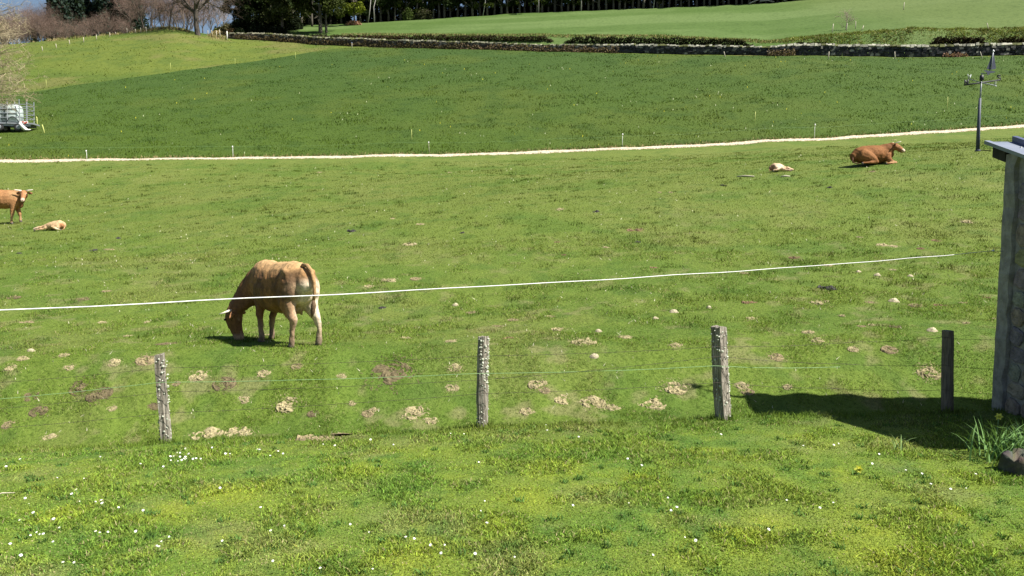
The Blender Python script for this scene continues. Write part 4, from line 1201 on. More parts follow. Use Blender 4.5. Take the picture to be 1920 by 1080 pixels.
while z < 3.4:
    ch = rs.uniform(.2, .34); y = YB-.22
    while y > YF:
        ln = rs.uniform(.25, .55)
        if z+ch < roofz(y-ln)-.06:
            o = link('stone', stm[rs.randrange(8)], M['stone'], wallo)
            o.location = L3(XW+inset-.004, y-ln/2, z+ch/2)
            o.scale = (rs.uniform(.014, .04), ln*.99, ch*.98)
            cnt += 1
        y -= ln
    z += ch
# rendered corner strip, slightly proud and lumpy
mb = MB(); vs, fs = [], []
nz = 22
zt_ = roofz(YB)-.09
for i in range(nz+1):
    f = i/nz; zq = zb+(zt_-zb)*f
    w_ = .2+rs.uniform(-.025, .03); j = rs.uniform(-.018, .018)
    for (x_, y_) in ((XW-.02+j, YB-w_), (XW-.03+j, YB-.08), (XW-.02+j, YB+.015+j), (XW+.35, YB+.03+j), (XW+.35, YB-w_)):
        vs.append(L3(x_, y_, zq))
for i in range(nz):
    for k2 in range(5):
        a, b = i*5+k2, i*5+(k2+1) % 5
        fs.append((a, a+5, b+5, b))
fs.append(tuple(range(nz*5, nz*5+5)))
mb.add(vs, fs); mb.build('corner_render', M['mortar'], wallo)
# roof sheet with folded edge and raised seams
def slab(mb, x0, x1, y0, y1, dz0, dz1):
    vs = [L3(x0, y0, roofz(y0)+dz0), L3(x1, y0, roofz(y0)+dz0), L3(x1, y1, roofz(y1)+dz0), L3(x0, y1, roofz(y1)+dz0),
          L3(x0, y0, roofz(y0)+dz1), L3(x1, y0, roofz(y0)+dz1), L3(x1, y1, roofz(y1)+dz1), L3(x0, y1, roofz(y1)+dz1)]
    mb.add(vs, [(0, 3, 2, 1), (4, 5, 6, 7), (0, 1, 5, 4), (1, 2, 6, 5), (2, 3, 7, 6), (3, 0, 4, 7)])
YE, YT = 7.6, 10.86
mb = MB(); slab(mb, 6.42, 10.5, YE, YT-.04, -.03, -.004); roof = mb.build('roof', M['roof'], shed)
mb = MB(); slab(mb, 6.34, 6.415, YE, YT+.02, -.035, .012); mb.build('verge_flashing', M['roof'], roof)
for i, xs in enumerate((6.70, 7.45, 8.2, 8.95, 9.7)):
    mb = MB(); slab(mb, xs, xs+.07, YE, YT, -.01, .075); mb.build('roof_seam', M['ribblue'], roof)
mb = MB(); slab(mb, 6.424, 10.5, YT-.038, YT+.01, -.032, -.002); mb.build('top_flashing', M['roof'], roof)
mb = MB(); mb.tube([L3(6.6, 10.5, roofz(10.5)-.012), L3(6.6, 10.5, roofz(10.5)+.012)], [.014, .010], 8); mb.build('roof_screw', M['white'], roof)
mb = MB(); slab(mb, 6.43, 10.15, YB+.05, YT-.03, -.20, -.036); mb.build('eave_box', M['tar'], shed)
mb = MB()                                         # dark rafter under the verge
slab(mb, 6.50, 6.58, YF-.3, YB-.22, -.14, -.036); mb.build('rafter', M['tar'], shed)
tag(shed, 'small stone shed with grey blue metal roof at the right edge', 'shed')

# weathervane on a bracket at the shed's back corner
vb = at(1833, 282, 10.82)
vane = empty('weathervane', vb)
k_ = ppm(vb)
def VL(u, v, dd=0.0): return at(u, v, 10.82+dd) - vb
mb = MB(); mb.tube([VL(1833, 282), VL(1835, 235), VL(1837.5, 184)], [.026, .022, .017], 8); mb.build('pole', M['vane'], vane, True)
mb = MB(); mb.tube([VL(1837.4, 188), VL(1840.5, 148)], [.011, .010], 8); mb.build('rod', M['galv'], vane, True)
mb = MB(); mb.tube([VL(1833, 281), VL(1858, 283)], .006, 6); mb.build('bracket', M['blackmetal'], vane, True)
mb = MB(); mb.tube([VL(1833, 284), VL(1833, 281)], .036, 8); mb.build('foot', M['vane'], vane, True)
ctr = VL(1840.3, 155)
mb = MB(); mb.tube([VL(1808, 159.5, -.05), ctr, VL(1875, 150, .05)], .010, 6); mb.build('arm', M['blackmetal'], vane, True)
mb = MB(); mb.tube([VL(1816, 148, .2), ctr, VL(1868, 161, -.2)], .006, 6); mb.build('arm', M['galv'], vane, True)
mb = MB(); mb.tube([VL(1840.5, 151), VL(1840.7, 141)], [.028, .024], 8); mb.build('bearing', M['blackmetal'], vane, True)
mb = MB(); mb.tube([VL(1840.7, 142), VL(1841, 137)], .006, 6); mb.tube([VL(1841, 138), VL(1853, 137.5)], .005, 6); mb.build('boat_spindle', M['galv'], vane, True)
def letter(name, segs, mat, dd, r=.010):
    m_ = MB()
    for sg in segs: m_.tube([VL(u, v, dd) for u, v in sg], r, 5)
    m_.build(name, mat, vane, True)
letter('letter_n', [[(1809, 160), (1809.3, 149.5)], [(1809.3, 150), (1814.5, 158.5)], [(1814.5, 159), (1814.7, 149)]], M['blackmetal'], -.05)
letter('letter_s', [[(1876, 142), (1873.5, 140.8), (1870.5, 141.6), (1870.3, 144.2), (1873, 145.3), (1875.8, 146.6), (1875.6, 149.2), (1872.8, 150), (1870, 149)]], M['blackmetal'], .05, .009)
letter('letter_w', [[(1814.5, 139), (1816, 147), (1817.6, 141), (1819.2, 147), (1820.5, 139.5)]], M['galv'], .2, .004)
letter('letter_e', [[(1869, 154), (1865, 154), (1865, 161.5), (1869, 161.5)], [(1865, 157.7), (1868, 157.7)]], M['galv'], -.2, .004)
def plate(name, pxs, mat, th=.012, parent=None):
    m_ = MB(); n_ = len(pxs)
    f_ = [VL(u, v, -th/2) for u, v in pxs]; b_ = [VL(u, v, th/2) for u, v in pxs]
    m_.add(f_+b_, [tuple(range(n_))[::-1], tuple(range(n_, 2*n_))] + [(i, (i+1) % n_, (i+1) % n_+n_, i+n_) for i in range(n_)])
    return m_.build(name, mat, parent or vane)
boat = plate('boat_hull', [(1844, 131.5), (1867, 134), (1864, 136.3), (1857, 137), (1853.5, 140.8), (1851, 140.5), (1850.5, 136.5)], M['vane'], .05)
plate('jib_sail', [(1850, 129), (1861.5, 98.5), (1857, 130.5)], M['vane'])
plate('main_sail', [(1858.5, 130), (1863, 97.5), (1867.5, 127), (1866.5, 129.5)], M['vane'])
mb = MB(); mb.tube([VL(1858, 132, -.012), VL(1862.7, 93, -.012)], .006, 6); mb.build('mast', M['galv'], vane, True)
mb = MB(); mb.tube([VL(1862.6, 97.2, -.012), VL(1862.8, 95, -.012)], .013, 8); mb.build('mast_head', M['white'], vane, True)
tag(vane, 'dark weathervane with a sailing boat and compass letters above the shed corner', 'weathervane')

# clothesline from the shed corner across the lawn
A_, B_ = at(-330, 596, 3.9), at(1862, 470.5, 10.47)
mb = MB(); pts = []
for i in range(41):
    f = i/40; q = A_.lerp(B_, f); q.z -= 0.055*4*f*(1-f); q.z += .004*math.sin(f*47)*math.sin(f*9); pts.append(q)
mb.tube(pts, .0038, 6)
line = mb.build('clothesline', M['rope'], None, True)
m2 = MB(); m2.tube([B_+Vector((-.02, 0, 0)), B_+Vector((.0, 0, .004)), B_+Vector((.02, 0, 0))], [.006, .016, .008], 6); m2.build('knot', M['rope'], line, True)
m2 = MB(); m2.tube([B_, Vector((6.46, 10.46, B_.z-.005))], .003, 5); m2.build('hook', M['galv'], line, True)
tag(line, 'white clothesline stretched across the picture in front of the grazing cow', 'rope')
mb = MB(); gx, gy = A_.x, A_.y; mb.tube([(gx, gy, gz(gx, gy)-.2), (gx, gy, A_.z+.05)], .035, 8)
tag(mb.build('line_post', M['post'], None, True), 'wooden post holding the far left end of the clothesline', 'post')

# ------------------------------------------------------------------ plants and small things on the lawn
def leaf_clump(name, p, n, hlo, hhi, w, spread, col, label, cat='plant', seed=0, lean=.6):
    rs = random.Random(seed); t = empty(name, p)
    for _ in range(n):
        mb = MB(); a = rs.uniform(0, 6.28); h = rs.uniform(hlo, hhi); b = Vector((rs.gauss(0, spread), rs.gauss(0, spread*.7), -.02))
        d = Vector((math.cos(a), math.sin(a), 0)); s = Vector((-d.y, d.x, 0))*w*rs.uniform(.7, 1.2)/2
        k = rs.uniform(.6, 1.4); ln = lean*rs.uniform(.2, 1.2)
        vs = []
        for j in range(6):
            f = j/5
            c = b + d*h*ln*f**1.8 + Vector((0, 0, h*(f-.35*ln*f**3)))
            ww_ = s*(1-f**2.2*.9)
            vs += [c-ww_, c+ww_+Vector((0, 0, .002))]
        mb.add(vs, [(2*j, 2*j+1, 2*j+3, 2*j+2) for j in range(5)], tuple(c_*k for c_ in col))
        mb.build('leaf', M['blade'], t, True, True)
    return tag(t, label, cat)
leaf_clump('daffodil_clump', pix(1899, 860), 170, .26, .5, .017, .2, (0.15, 0.26, 0.09), 'clump of long daffodil leaves by the shed corner', seed=1, lean=.9)
leaf_clump('daffodil_tuft', pix(1683, 846), 7, .14, .24, .011, .035, (0.16, 0.24, 0.09), 'sparse tuft of narrow leaves on the lawn at the shadow edge', seed=2, lean=.8)
leaf_clump('weed_tuft', pix(1500, 850), 9, .05, .11, .008, .05, (0.12, 0.18, 0.05), 'small weed tuft left of the shadow edge', seed=3, lean=.9)
def daffodil(p, H, label, rz, tilt):
    t = empty('daffodil', p, rz); mb = MB()
    mb.tube([(0, 0, -.02), (.005, 0, H*.6), (.02*tilt, 0, H)], .004, 5, (1, 1, 1)); mb.build('flower_stem', M['green_cord'], t, True)
    m2 = MB(); c = Vector((.02*tilt, 0, H))
    for j in range(6):
        a = j*1.047; d = Vector((0.15, math.cos(a), math.sin(a))).normalized(); s = Vector((1, 0, 0)).cross(d).normalized()*.016
        m2.add([c, c+d*.022+s, c+d*.048, c+d*.022-s], [(0, 1, 2, 3)])
    m2.build('petals', M['yellow'], t)
    m3 = MB(); m3.tube([c, c+Vector((.02, 0, 0)), c+Vector((.035, 0, 0))], [.010, .013, .018], 8, cap=False); m3.build('trumpet', M['yellow'], t, True)
    return tag(t, label, 'daffodil')
daffodil(pix(1870, 812), .2, 'yellow daffodil in the shade at the shed corner', -1.9, 1)
daffodil(pix(1608, 888), .05, 'single low yellow daffodil lying in the lawn', -1.7, 1)
# hollow stump planter
sp = pix(1921, 884); t = empty('hollow_stump', sp); mb = MB(); rs = random.Random(3); n = 16
vs, fs = [], []
edge = [rs.uniform(.8, 1.2) for _ in range(n)]; toph = [rs.uniform(.11, .2) for _ in range(n)]
for (r_, zf, ins) in ((.21, -.3, 0), (.205, .25, 0), (.19, .7, 0), (.185, 1.0, 0), (.125, .96, 1), (.11, .3, 1), (.02, .25, 1)):
    for k2 in range(n):
        a = 2*math.pi*k2/n; rr = r_*(edge[k2] if not ins else (edge[k2]*.5+.5))*rs.uniform(.95, 1.05)
        vs.append((rr*math.cos(a), rr*math.sin(a), toph[k2]*zf if zf > 0 else -.06))
for i in range(6):
    for k2 in range(n):
        a, b = i*n+k2, i*n+(k2+1) % n
        fs.append((a, b, b+n, a+n))
mb.add(vs, fs); mb.t = [tuple(c*rs.uniform(.75, 1.2) for c in (.09, .08, .06)) for _ in mb.v]
mb.build('stump_shell', M['bark'], t, True, True)
tag(t, 'hollow grey tree stump on the lawn at the right edge', 'stump')
m2 = MB(); rs2 = random.Random(4)
m2.add([(.09*math.cos(a)*rs2.uniform(.7, 1.1), .09*math.sin(a)*rs2.uniform(.7, 1.1), .085+rs2.uniform(-.01, .02)) for a in np.linspace(0, 5.6, 9)]+[(0, 0, .1)], [(j, (j+1) % 9, 9) for j in range(9)], (.05, .035, .025))
m2.build('soil', M['bark'], t, False, True)
# straws on the ground
def stick(u0, v0, u1, v1, r, mat, label, name='stick'):
    a, b = pix(u0, v0), pix(u1, v1); mb = MB(); a.z += .02; b.z += .02
    m = a.lerp(b, .5)+Vector((0, 0, .02))
    o = empty(name, m); mb.tube([a-m, Vector((0, 0, 0)), b-m], [r*.7, r, r*.6], 5); mb.build('shaft', mat, o, True)
    return tag(o, label, 'stick')
stick(-20, 937, 28, 928, .006, M['woodstake'], 'dry straw stalk on the lawn at the left edge')
stick(1382, 332, 1414, 331.5, .035, M['woodstake'], 'longer peeled stick lying in the pasture near the sleeping calf')
stick(1464, 332, 1481, 331.5, .035, M['woodstake'], 'short pale stick lying below the sleeping calf')

# daisies
DA = [(38,867),(189,863),(12,881),(108,903),(158,905),(143,926),(135,934),(48,943),(55,953),(63,970),(150,949),(180,949),(192,952),(191,947),(223,960),(269,966),(38,985),(101,982),(112,999),(58,1014),(75,1012),(82,1011),(70,1008),(100,1026),(180,1006),(188,1009),(203,1007),(255,1006),(318,1017),(303,1025),(295,1034),(299,1036),(40,1052),(119,1065),(140,1066),(417,1024),(413,923),(307,882),(264,876),(348,847),(333,855),(338,855),(320,862),(326,862),(354,857),(348,863),(348,868),(341,869),(334,871),(321,870),(362,867),(368,866),(377,867),(398,845),(423,857),(432,857),(350,866),(345,866),(338,863),
 (483,848),(487,849),(507,861),(522,852),(531,857),(606,839),(628,841),(695,830),(738,840),(845,818),(870,819),(898,874),(489,960),(508,1005),(534,996),(657,993),(692,1008),(777,1021),(834,1032),(827,1048),(808,1033),(891,1049),(913,990),(902,967),(909,948),(699,1078),(601,1077),(512,1063),(761,1017),
 (1024,802),(1026,812),(1085,825),(1341,816),(1352,820),(1177,867),(1203,880),(1179,952),(1252,942),(1074,957),(1258,966),(1269,960),(1475,947),(1562,951),(1537,961),(1635,877),(1648,858),(1698,889),(1728,896),(1829,896),(1782,925),(1811,924),(1745,915),(1506,842),(1563,841),(1572,838),(1441,1003),(1224,1052),(965,1055),(20,1030),(1284,1018),(1304,1024)]
def daisy_mesh(seed, open_):
    rs = random.Random(seed); mb = MB(); n = 12
    for j in range(n):
        a = 2*math.pi*j/n; d = Vector((math.cos(a), math.sin(a), open_)).normalized(); s = Vector((-d.y, d.x, 0))*.0035
        mb.add([d*.003, d*.008+s, d*.0125*rs.uniform(.9, 1.1), d*.008-s], [(0, 1, 2, 3)])
    me = mb.mesh('daisy')
    me.materials.append(M['petal']); me.materials.append(M['yellow']); me.materials.append(M['green_cord'])
    import bmesh as _b
    b = _b.new(); b.from_mesh(me)
    r = _b.ops.create_icosphere(b, subdivisions=1, radius=.0042, matrix=Matrix.Translation((0, 0, .002)))
    fsx = set(f for v_ in r['verts'] for f in v_.link_faces)
    for f in fsx: f.material_index = 1
    r = _b.ops.create_cone(b, segments=4, radius1=.0012, radius2=.0012, depth=.05, matrix=Matrix.Translation((0, 0, -.026)))
    for f in set(f for v_ in r['verts'] for f in v_.link_faces): f.material_index = 2
    b.to_mesh(me); b.free()
    return me
dm = [daisy_mesh(1, .15), daisy_mesh(2, .45), daisy_mesh(3, 0.05)]
for i, (u, v) in enumerate(DA):
    p = pix(u, v+3)
    o = link('daisy', dm[i % 3])
    o.location = (p.x, p.y, gz(p.x, p.y)+.055)
    o.rotation_euler = (random.uniform(.15, .75), random.uniform(-.3, .5), random.uniform(-.5, .5))
    s = random.uniform(.5, 1.1); o.scale = (s, s, s)
    tag(o, 'white daisy flowering in the short lawn grass', 'daisy', 'daisies scattered over the lawn')

# ------------------------------------------------------------------ cattle
def skin(name, chains, voxel, colf, parent, smooth=5):
    mb = MB()
    for ch in chains:
        if isinstance(ch, dict): mb.loft(ch['p'], ch.get('side', (0, 1, 0)))
        else: mb.loft(ch)
    tmp = mb.build('tmp_body')
    rm = tmp.modifiers.new('r', 'REMESH'); rm.mode = 'VOXEL'; rm.voxel_size = voxel
    sm = tmp.modifiers.new('s', 'SMOOTH'); sm.factor = .5; sm.iterations = smooth
    bpy.context.view_layer.update()
    dg = bpy.context.evaluated_depsgraph_get()
    me = bpy.data.meshes.new_from_object(tmp.evaluated_get(dg))
    old = tmp.data
    bpy.data.objects.remove(tmp); bpy.data.meshes.remove(old)
    me.name = name
    me.materials.clear()
    me.polygons.foreach_set('use_smooth', np.ones(len(me.polygons), dtype=bool))
    co = np.empty(len(me.vertices)*3, np.float32); me.vertices.foreach_get('co', co); co = co.reshape(-1, 3)
    set_tint(me, colf(co))
    nr = np.empty(len(me.vertices)*3, np.float32); me.vertices.foreach_get('normal', nr); nr = nr.reshape(-1, 3)
    k1 = fbm(co[:, 0]*9+co[:, 1]*7, co[:, 2]*8+co[:, 1]*5, 61, 2)-.5
    k2 = vnoise(co[:, 0]*22+co[:, 1]*17, co[:, 2]*15-co[:, 1]*9, 62)-.5
    me.vertices.foreach_set('co', (co+nr*(k1*0.018+k2*0.012)[:, None]).astype(np.float32).ravel()); me.update()
    return link(name, me, M['coat'], parent)

def blob(c, p, r): return np.clip(1-np.linalg.norm((c-np.array(p)[None])/np.array(r)[None], axis=1), 0, 1)[:, None]
def bl(c, col, f): return c*(1-f)+np.array(col)[None]*f

def coat_red(co, base=(0.30, 0.145, 0.055), pale=(0.46, 0.31, 0.17)):
    n = fbm(co[:, 0]*3, co[:, 2]*3+co[:, 1]*2, 77)[:, None]
    c = np.array(base)[None]*(0.82+0.4*n)
    return c
def hoof(parent, p, r=.055, rz=0):
    mb = MB(); mb.tube([(p[0], p[1], p[2]+.075), (p[0]+.012, p[1], p[2]+.03), (p[0]+.02, p[1], p[2]-.01)], [r*.82, r*.98, r*1.1], 10)
    mb.build('hoof', M['hoof'], parent, True)
def part_tube(name, pts, rad, mat, parent, n=8, tint=(1, 1, 1)):
    mb = MB(); mb.tube(pts, rad, n, tint); return mb.build(name, mat, parent, True, True)
def ear(parent, p, d, up, ln, col):
    p, d, up = Vector(p), Vector(d).normalized(), Vector(up).normalized()
    s = d.cross(up).normalized()
    mb = MB(); vs, fs = [], []
    for f, w, dp in ((0, .25, .02), (.3, .8, .03), (.6, 1.0, .028), (.85, .6, .015), (1, .12, .004)):
        c = p + d*ln*f
        vs += [c-up*ln*.3*w, c-s*dp, c+up*ln*.3*w, c+s*dp*.6]
    for i in range(4):
        for k2 in range(4):
            a, b = i*4+k2, i*4+(k2+1) % 4
            fs.append((a, b, b+4, a+4))
    fs.append((16, 17, 18, 19)); fs.append((3, 2, 1, 0))
    mb.add(vs, fs, col); mb.build('ear', M['coat'], parent, True, True)
def eye(parent, p, r=.022):
    p = Vector(p); part_tube('eye', [p+Vector((-r, 0, 0)), p+Vector((-r*.5, 0, 0)), p, p+Vector((r*.5, 0, 0)), p+Vector((r, 0, 0))], [r*.2, r*.85, r, r*.85, r*.2], M['eye'], parent)

# --- cow grazing in the middle of the pasture: +X forward, head down and turned left
th = R(47)
f3, l3 = Vector((-math.cos(th), math.sin(th), 0)), Vector((-math.sin(th), -math.cos(th), 0))
foot = pix(547, 651)
org = foot - (f3*(-.68)+l3*.2)
cow = empty('grazing_cow', (org.x, org.y, foot.z), math.atan2(f3.y, f3.x))
SC = 1.03
cow.scale = (SC, SC, SC)
def gl(x, y):       # ground height under a local point, in local units
    w = org + f3*x*SC + l3*y*SC
    return (gz(w.x, w.y) - foot.z)/SC
feet = {'hl': (-.68, .2), 'hr': (-.74, -.26), 'fl': (.36, .22), 'fr': (.62, -.10)}
gzf = {k: gl(*v) for k, v in feet.items()}
torso = [(-.80, 0, 1.07, .19, .24), (-.72, 0, 1.05, .27, .33), (-.55, 0, 1.02, .31, .38), (-.3, 0, .96, .35, .42), (0, 0, .91, .385, .44), (.25, 0, .91, .37, .43), (.48, 0, .95, .33, .43), (.68, .01, .98, .27, .38), (.84, .03, .97, .18, .29)]
neck = [(.55, .0, 1.02, .22, .34), (.82, .09, .88, .20, .31), (.95, .22, .70, .16, .26), (1.0, .36, .53, .13, .19)]
hx, hy = 1.02, .40
head = [(hx-.02, hy, .51, .135, .16), (hx-.015, hy+.02, .39, .14, .165), (hx-.04, hy+.01, .26, .105, .135), (hx-.075, hy-.02, .13, .085, .105), (hx-.085, hy-.03, .07, .09, .09)]
gh = gl(hx, hy)
head = [(a, b, c+gh*.9, d, e) for a, b, c, d, e in head]
def leg_f(fx, fy, sgn, g):
    sx_ = .50
    return [(sx_, .15*sgn, .92, .12, .20), (sx_-.02, .18*sgn, .74, .095, .135), (sx_*.55+fx*.45, .19*sgn*.5+fy*.5, .52, .07, .082), (sx_*.3+fx*.7+.01, fy, .37+g*.5, .058, .062), (fx+.01, fy, .2+g, .044, .047), (fx, fy, .1+g, .05, .052), (fx+.015, fy, .03+g, .05, .055)]
def leg_h(fx, fy, sgn, g):
    return [(-.58, .15*sgn, 1.05, .17, .27), (-.56, .19*sgn, .86, .155, .25), (-.56, .20*sgn, .70, .125, .20), (-.66, .20*sgn, .56, .085, .125), (-.74, .5*(.19*sgn+fy), .45+g*.5, .062, .088), (fx-.02, fy, .28+g, .042, .048), (fx, fy, .1+g, .05, .053), (fx+.015, fy, .03+g, .05, .056)]
chains = [torso, {'p': neck}, {'p': head, 'side': (-.35, 1, 0)}, leg_f(*feet['fl'], 1, gzf['fl']), leg_f(*feet['fr'], -1, gzf['fr']), leg_h(*feet['hl'], 1, gzf['hl']), leg_h(*feet['hr'], -1, gzf['hr']),
          [(-.5, .0, .74, .12, .14), (-.46, 0, .62, .13, .11)], [(-.5, .07, .58, .025, .025), (-.5, .075, .5, .018, .018)], [(-.52, -.07, .58, .025, .025), (-.52, -.075, .5, .018, .018)],
          [(.62, 0, .80, .06, .16), (.85, .1, .62, .035, .12)],
          [(-.62, .235, 1.2, .05, .06), (-.50, .22, 1.24, .05, .05)], [(-.62, -.235, 1.2, .05, .06), (-.50, -.22, 1.24, .05, .05)]]
def coat1(co):
    n = fbm(co[:, 0]*4, co[:, 2]*4+co[:, 1]*3, 77)[:, None]
    n = n*0.75 + 0.25*fbm(co[:, 0]*15+co[:, 1]*9, co[:, 2]*11, 70)[:, None]
    c = np.array([[0.255, 0.125, 0.044]])*(0.7+0.6*n)
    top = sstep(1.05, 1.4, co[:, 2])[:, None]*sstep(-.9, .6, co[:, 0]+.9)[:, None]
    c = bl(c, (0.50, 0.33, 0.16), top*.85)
    c = bl(c, (0.125, 0.06, 0.024), np.clip(sstep(.55, .95, co[:, 0])*.8+sstep(.85, .6, co[:, 2])*sstep(-.2, .1, co[:, 0])*.6, 0, .85)[:, None])                       # neck, head and lower front darkened: the body's shade put into the coat
    cream = sstep(-.60, -.80, co[:, 0])[:, None]*sstep(1.2, 1.0, co[:, 2])[:, None]*(0.3+0.75*sstep(.22, .08, co[:, 1]))[:, None]
    inner = blob(co, (-.66, -.12, .72), (.22, .24, .45))
    c = bl(c, (0.66, 0.54, 0.40), np.clip(cream*.95+inner*1.3, 0, .95))
    for p in ((-.80, .17, 1.17), (-.80, -.18, 1.17), (-.7, .26, 1.12)):
        c = bl(c, (0.09, 0.055, 0.03), np.clip(blob(co, p, (.16, .13, .17))*1.6, 0, .75)*(0.5+n*.6))
    low = sstep(.45, .2, co[:, 2])[:, None]*(co[:, 0:1] < .85)
    c = bl(c, (0.27, 0.19, 0.12), low*.85*(0.6+.6*n))
    c = bl(c, (0.16, 0.12, 0.09), (sstep(.2, .05, co[:, 2])*.6)[:, None]*(co[:, 0:1] < .85))
    dirt = sstep(.52, .68, fbm(co[:, 0]*4.5+co[:, 1]*2, co[:, 2]*3.6, 78))[:, None]*sstep(.45, .8, co[:, 2])[:, None]*sstep(1.3, 1.12, co[:, 2])[:, None]*(co[:, 1:2] > .1)
    c = bl(c, (0.08, 0.045, 0.025), dirt*.7)
    muz = blob(co, (hx-.085, hy-.03, .05+gh*.9), (.16, .16, .12))
    return bl(c, (0.42, 0.3, 0.2), np.clip(muz*1.5, 0, .8))
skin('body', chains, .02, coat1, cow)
hp = Vector((hx-.02, hy-.0, .56+gh*.9)); fw_ = Vector((.8, .55, 0)).normalized(); lt = Vector((-.55, .8, 0)).normalized()
for s in (1, -1):
    b = hp + lt*.075*s + Vector((0, 0, -.02))
    part_tube('horn', [b, b+lt*.09*s+fw_*.02, b+lt*.15*s+fw_*.09+Vector((0, 0, -.03)), b+lt*.17*s+fw_*.17+Vector((0, 0, -.05))], [.026, .022, .015, .004], M['horn'], cow)
    ear(cow, b+lt*.03*s+Vector((0, 0, -.05))-fw_*.05, lt*s*.9+Vector((0, 0, -.15))-fw_*.2, Vector((0, 0, 1)), .25 if s > 0 else .13, (0.24, 0.12, 0.055))
    eye(cow, Vector((hx+.03, hy+.05, .38+gh*.9))+lt*.115*s+fw_*.05, .022)
part_tube('tail', [(-.74, 0, 1.33), (-.88, -.0, 1.335), (-1.0, -.01, 1.25), (-1.05, -.02, 1.07), (-1.04, -.03, .88), (-1.02, -.02, .78)], [.036, .036, .032, .028, .026, .024], M['coat'], cow, 10, (0.36, 0.22, 0.1))
part_tube('tail_tuft', [(-1.02, -.02, .80), (-1.02, -.02, .70), (-1.0, -.01, .58), (-.98, 0, .5)], [.022, .042, .036, .006], M['coat'], cow, 8, (0.13, 0.085, 0.05))
for k2, (fx, fy) in feet.items(): hoof(cow, (fx+.01, fy, gzf[k2]))
tag(cow, 'tan cow grazing with lowered head behind the left pair of fence posts', 'cow')

# --- cow standing at the left edge, head turned to the camera
th = R(14)
p0 = pix(29, 418.5)
fd = Vector((math.cos(th), math.sin(th), 0)); ld = Vector((-math.sin(th), math.cos(th), 0))
cow2 = empty('standing_cow', p0 - fd*.46*1.0, th); cow2.scale = (1, 1, 1)
o2 = cow2.location
def gl2(x, y): w = o2+fd*x+ld*y; return gz(w.x, w.y)-o2.z
feet = {'hl': (-.72, .2), 'hr': (-.62, -.22), 'fl': (.60, .12), 'fr': (.38, -.2)}
gzf = {k: gl2(*v) for k, v in feet.items()}
neck = [(.55, 0, 1.10, .19, .28), (.75, -.03, 1.13, .15, .22), (.88, -.12, 1.16, .125, .17), (.92, -.22, 1.18, .11, .13)]
hd = [(.92, -.26, 1.24, .12, .10), (.925, -.34, 1.17, .115, .115), (.93, -.43, 1.06, .09, .10), (.935, -.52, .95, .078, .08), (.935, -.55, .91, .08, .07)]
torso2 = [(-.80, 0, 1.05, .17, .22), (-.72, 0, 1.04, .25, .30), (-.5, 0, 1.02, .3, .35), (-.2, 0, .97, .34, .38), (.1, 0, .955, .35, .385), (.35, 0, .97, .30, .37), (.58, 0, .99, .23, .33), (.72, 0, 1.0, .15, .23)]
chains = [torso2, neck, {'p': hd, 'side': (1, 0, 0)}, leg_f(*feet['fl'], 1, gzf['fl']), leg_f(*feet['fr'], -1, gzf['fr']), leg_h(*feet['hl'], 1, gzf['hl']), leg_h(*feet['hr'], -1, gzf['hr']), [(.5, 0, .8, .09, .16), (.74, -.02, .76, .07, .16)], [(.50, .12, .7, .10, .12), (.60, .12, .38, .075, .075)], [(.46, -.16, .7, .10, .12), (.42, -.19, .38, .075, .075)]]
def coat2(co):
    n = fbm(co[:, 0]*4, co[:, 2]*4+co[:, 1]*3, 79)[:, None]
    c = np.array([[0.30, 0.15, 0.062]])*(0.8+0.4*n)
    c = bl(c, (0.15, 0.06, 0.025), np.clip(blob(co, (.78, -.02, .85), (.22, .4, .4))*1.4, 0, .75))  # shadow of the turned head painted dark on neck and chest
    c = bl(c, (0.42, 0.27, 0.14), sstep(.5, .15, co[:, 2])[:, None]*.8)
    c = bl(c, (0.40, 0.25, 0.12), blob(co, (.55, -.2, 1.2), (.3, .3, .3))*.8)
    c = bl(c, (0.36, 0.165, 0.075), np.clip(blob(co, (.93, -.42, 1.1), (.3, .34, .34))*2, 0, .9))
    c = bl(c, (0.56, 0.42, 0.32), np.clip(blob(co, (.935, -.58, .92), (.15, .13, .13))*2.0, 0, .9))
    return bl(c, (0.55, 0.42, 0.28), np.clip(sum(blob(co, (.925+s*.11, -.38, 1.16), (.06, .08, .05)) for s in (1, -1))*1.5, 0, .7))
skin('body', chains, .024, coat2, cow2)
for s in (1, -1):
    b = Vector((.92+s*.085, -.29, 1.30))
    part_tube('horn', [b, b+Vector((s*.1, -.01, .015)), b+Vector((s*.2, -.03, .03)), b+Vector((s*.26, -.04, .05))], [.032, .03, .022, .006], M['horn'], cow2)
    ear(cow2, b+Vector((s*.03, .02, -.08)), (s*1, .25, -.12), (0, 0, 1), .19, (0.22, 0.10, 0.045))
    eye(cow2, Vector((.925+s*.108, -.385, 1.15)), .02)
    mb = MB(); mb.tube([(.935+s*.03, -.605, .925), (.935+s*.034, -.625, .925)], .012, 6); mb.build('nostril', M['eye'], cow2)
part_tube('tail', [(-.78, 0, 1.33), (-.9, 0, 1.25), (-.94, 0, 1.0), (-.93, 0, .7), (-.93, 0, .5)], [.045, .036, .028, .03, .008], M['coat'], cow2, 8, (0.26, 0.13, 0.06))
for k2, (fx, fy) in feet.items(): hoof(cow2, (fx+.01, fy, gzf[k2]))
tag(cow2, 'reddish cow standing at the left edge with its face turned to the camera', 'cow')

